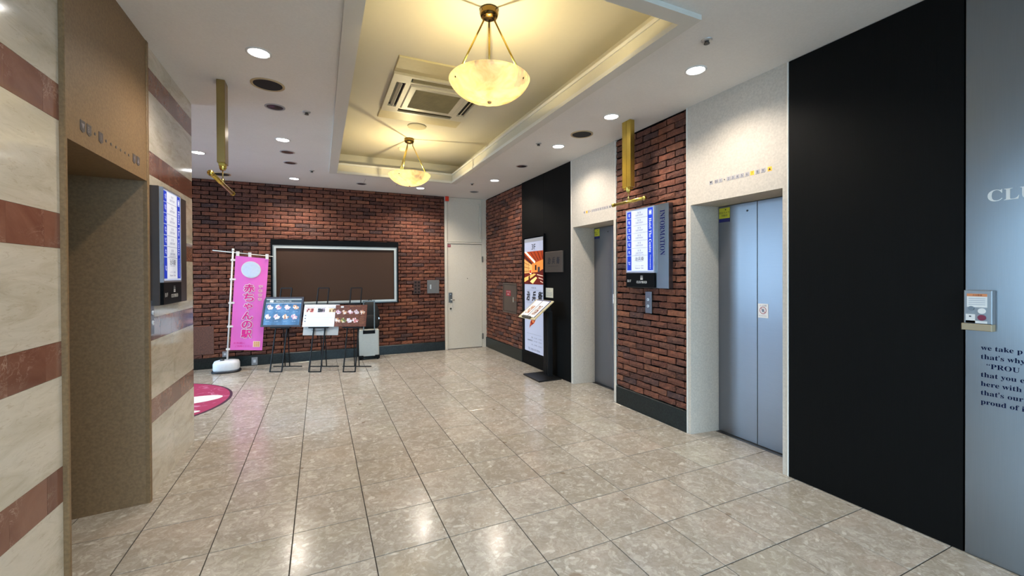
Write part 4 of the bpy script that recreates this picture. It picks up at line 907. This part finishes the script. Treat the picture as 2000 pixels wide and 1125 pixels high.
MB().path([(-.03, .11, .46), (-.02, .11, .50), (.02, .11, .50), (.03, .11, .46)], .008, 8).build('grab_loop', bk, t, True); MB().disc((.135, .05, .17), .018, .03, 14, 'y').build('badge', P('#b9bcc0', .3, .6), t)

# ---- menu stand
t = thing('menu_stand', 'black pedestal menu stand with open menu before the black wall', 'menu stand', (2.86, 5.23, 0), RW); bk = P('#0d0d0e', .4)
MB().bbox((-.24, -.19, 0), (.24, .165, .018), .004).build('base', bk, t)
MB().box((-.075, .06, .018), (.075, .12, .93)).build('post', bk, t)
for k in range(4): MB().box((-.06+k*.034, .052, .03), (-.045+k*.034, .062, .92)).build('fin', bk, t)
tp = bpy.data.objects.new('reading_top', None)
# tilted top: low edge toward room (local -y), z .85 at y=-.26 ; high edge z 1.09 at y=+.04
def tl(x, s, n_=0):   # s 0..1 low->high
    return (x, -.26+.30*s-.62*n_, .85+.24*s+.78*n_)
def slab(x0, x1, s0, s1, n0, n1, nm, mat, par): 
    return MB().add([tl(x0, s0, n0), tl(x1, s0, n0), tl(x1, s1, n0), tl(x0, s1, n0), tl(x0, s0, n1), tl(x1, s0, n1), tl(x1, s1, n1), tl(x0, s1, n1)], [(0, 3, 2, 1), (4, 5, 6, 7), (0, 1, 5, 4), (1, 2, 6, 5), (2, 3, 7, 6), (3, 0, 4, 7)]).build(nm, mat, par)
MB().prism([(.06, .93), (.12, .93), (.12, .99), (.0, 1.02), (-.06, .97)], -.04, .04, 'x').build('bracket', bk, t)
tray = slab(-.245, .245, 0, 1, -.014, 0, 'tray', P('#cdbd94', .5), t)
slab(-.10, .13, -.01, .07, 0, .028, 'stop_lip', P('#3a352c', .5), t)
cov = slab(-.20, .20, .10, .97, .001, .006, 'menu_cover', P('#1c2c74', .5), t)
slab(-.195, -.003, .08, .92, .006, .010, 'page', P('#e6e6ea', .6), t); slab(.003, .195, .08, .92, .006, .010, 'page', P('#e6e6ea', .6), t)
slab(-.15, -.05, .22, .62, .0101, .0108, 'photograph', fd[1], t); slab(.05, .15, .2, .66, .0101, .0108, 'photograph', m_food('menu_photo', ['#b04a34', '#e8d0c0', '#8a5a48', '#d8d4d0'], 40), t)
slab(-.003, .003, .08, .92, .010, .012, 'spine', 'blackp', t)

# ---- pink round mat
t = thing('floor_mat', 'round pink printed floor mat half hidden by the striped wall', 'mat', (-2.08, 5.98, 0)); n = NT('pink_mat'); pk = n.fin(n.mix(n.ramp(n.noise(n.pos(), 5, 4, .6, 1.5), [(.55, (0, 0, 0)), (.66, (1, 1, 1))]), S('#96234f'), S('#c47a9c')), .8)
MB().lathe([(0, .004), (1.08, .004), (1.104, .001)], n=72).build('border', P('#3a1430', .7), t); MB().lathe([(0, .0055), (1.075, .0055), (1.078, .002)], n=72).build('pile', pk, t)
for rx, ry, cx, cy, mt in ((.30, .17, .70, .02, 'white'), (.22, .12, .70, .02, P('#e8d4e4', .7)), (.10, .05, .80, -.50, 'white')):
    nn = 28; MB().add([(cx+rx*math.cos(a)*1.0+ry*.4*math.sin(a), cy+ry*math.sin(a), .0062+(.0006 if mt != 'white' else 0)) for a in [2*PI*i/nn for i in range(nn)]], [tuple(range(nn))]).build('printed_shape', mt, t)
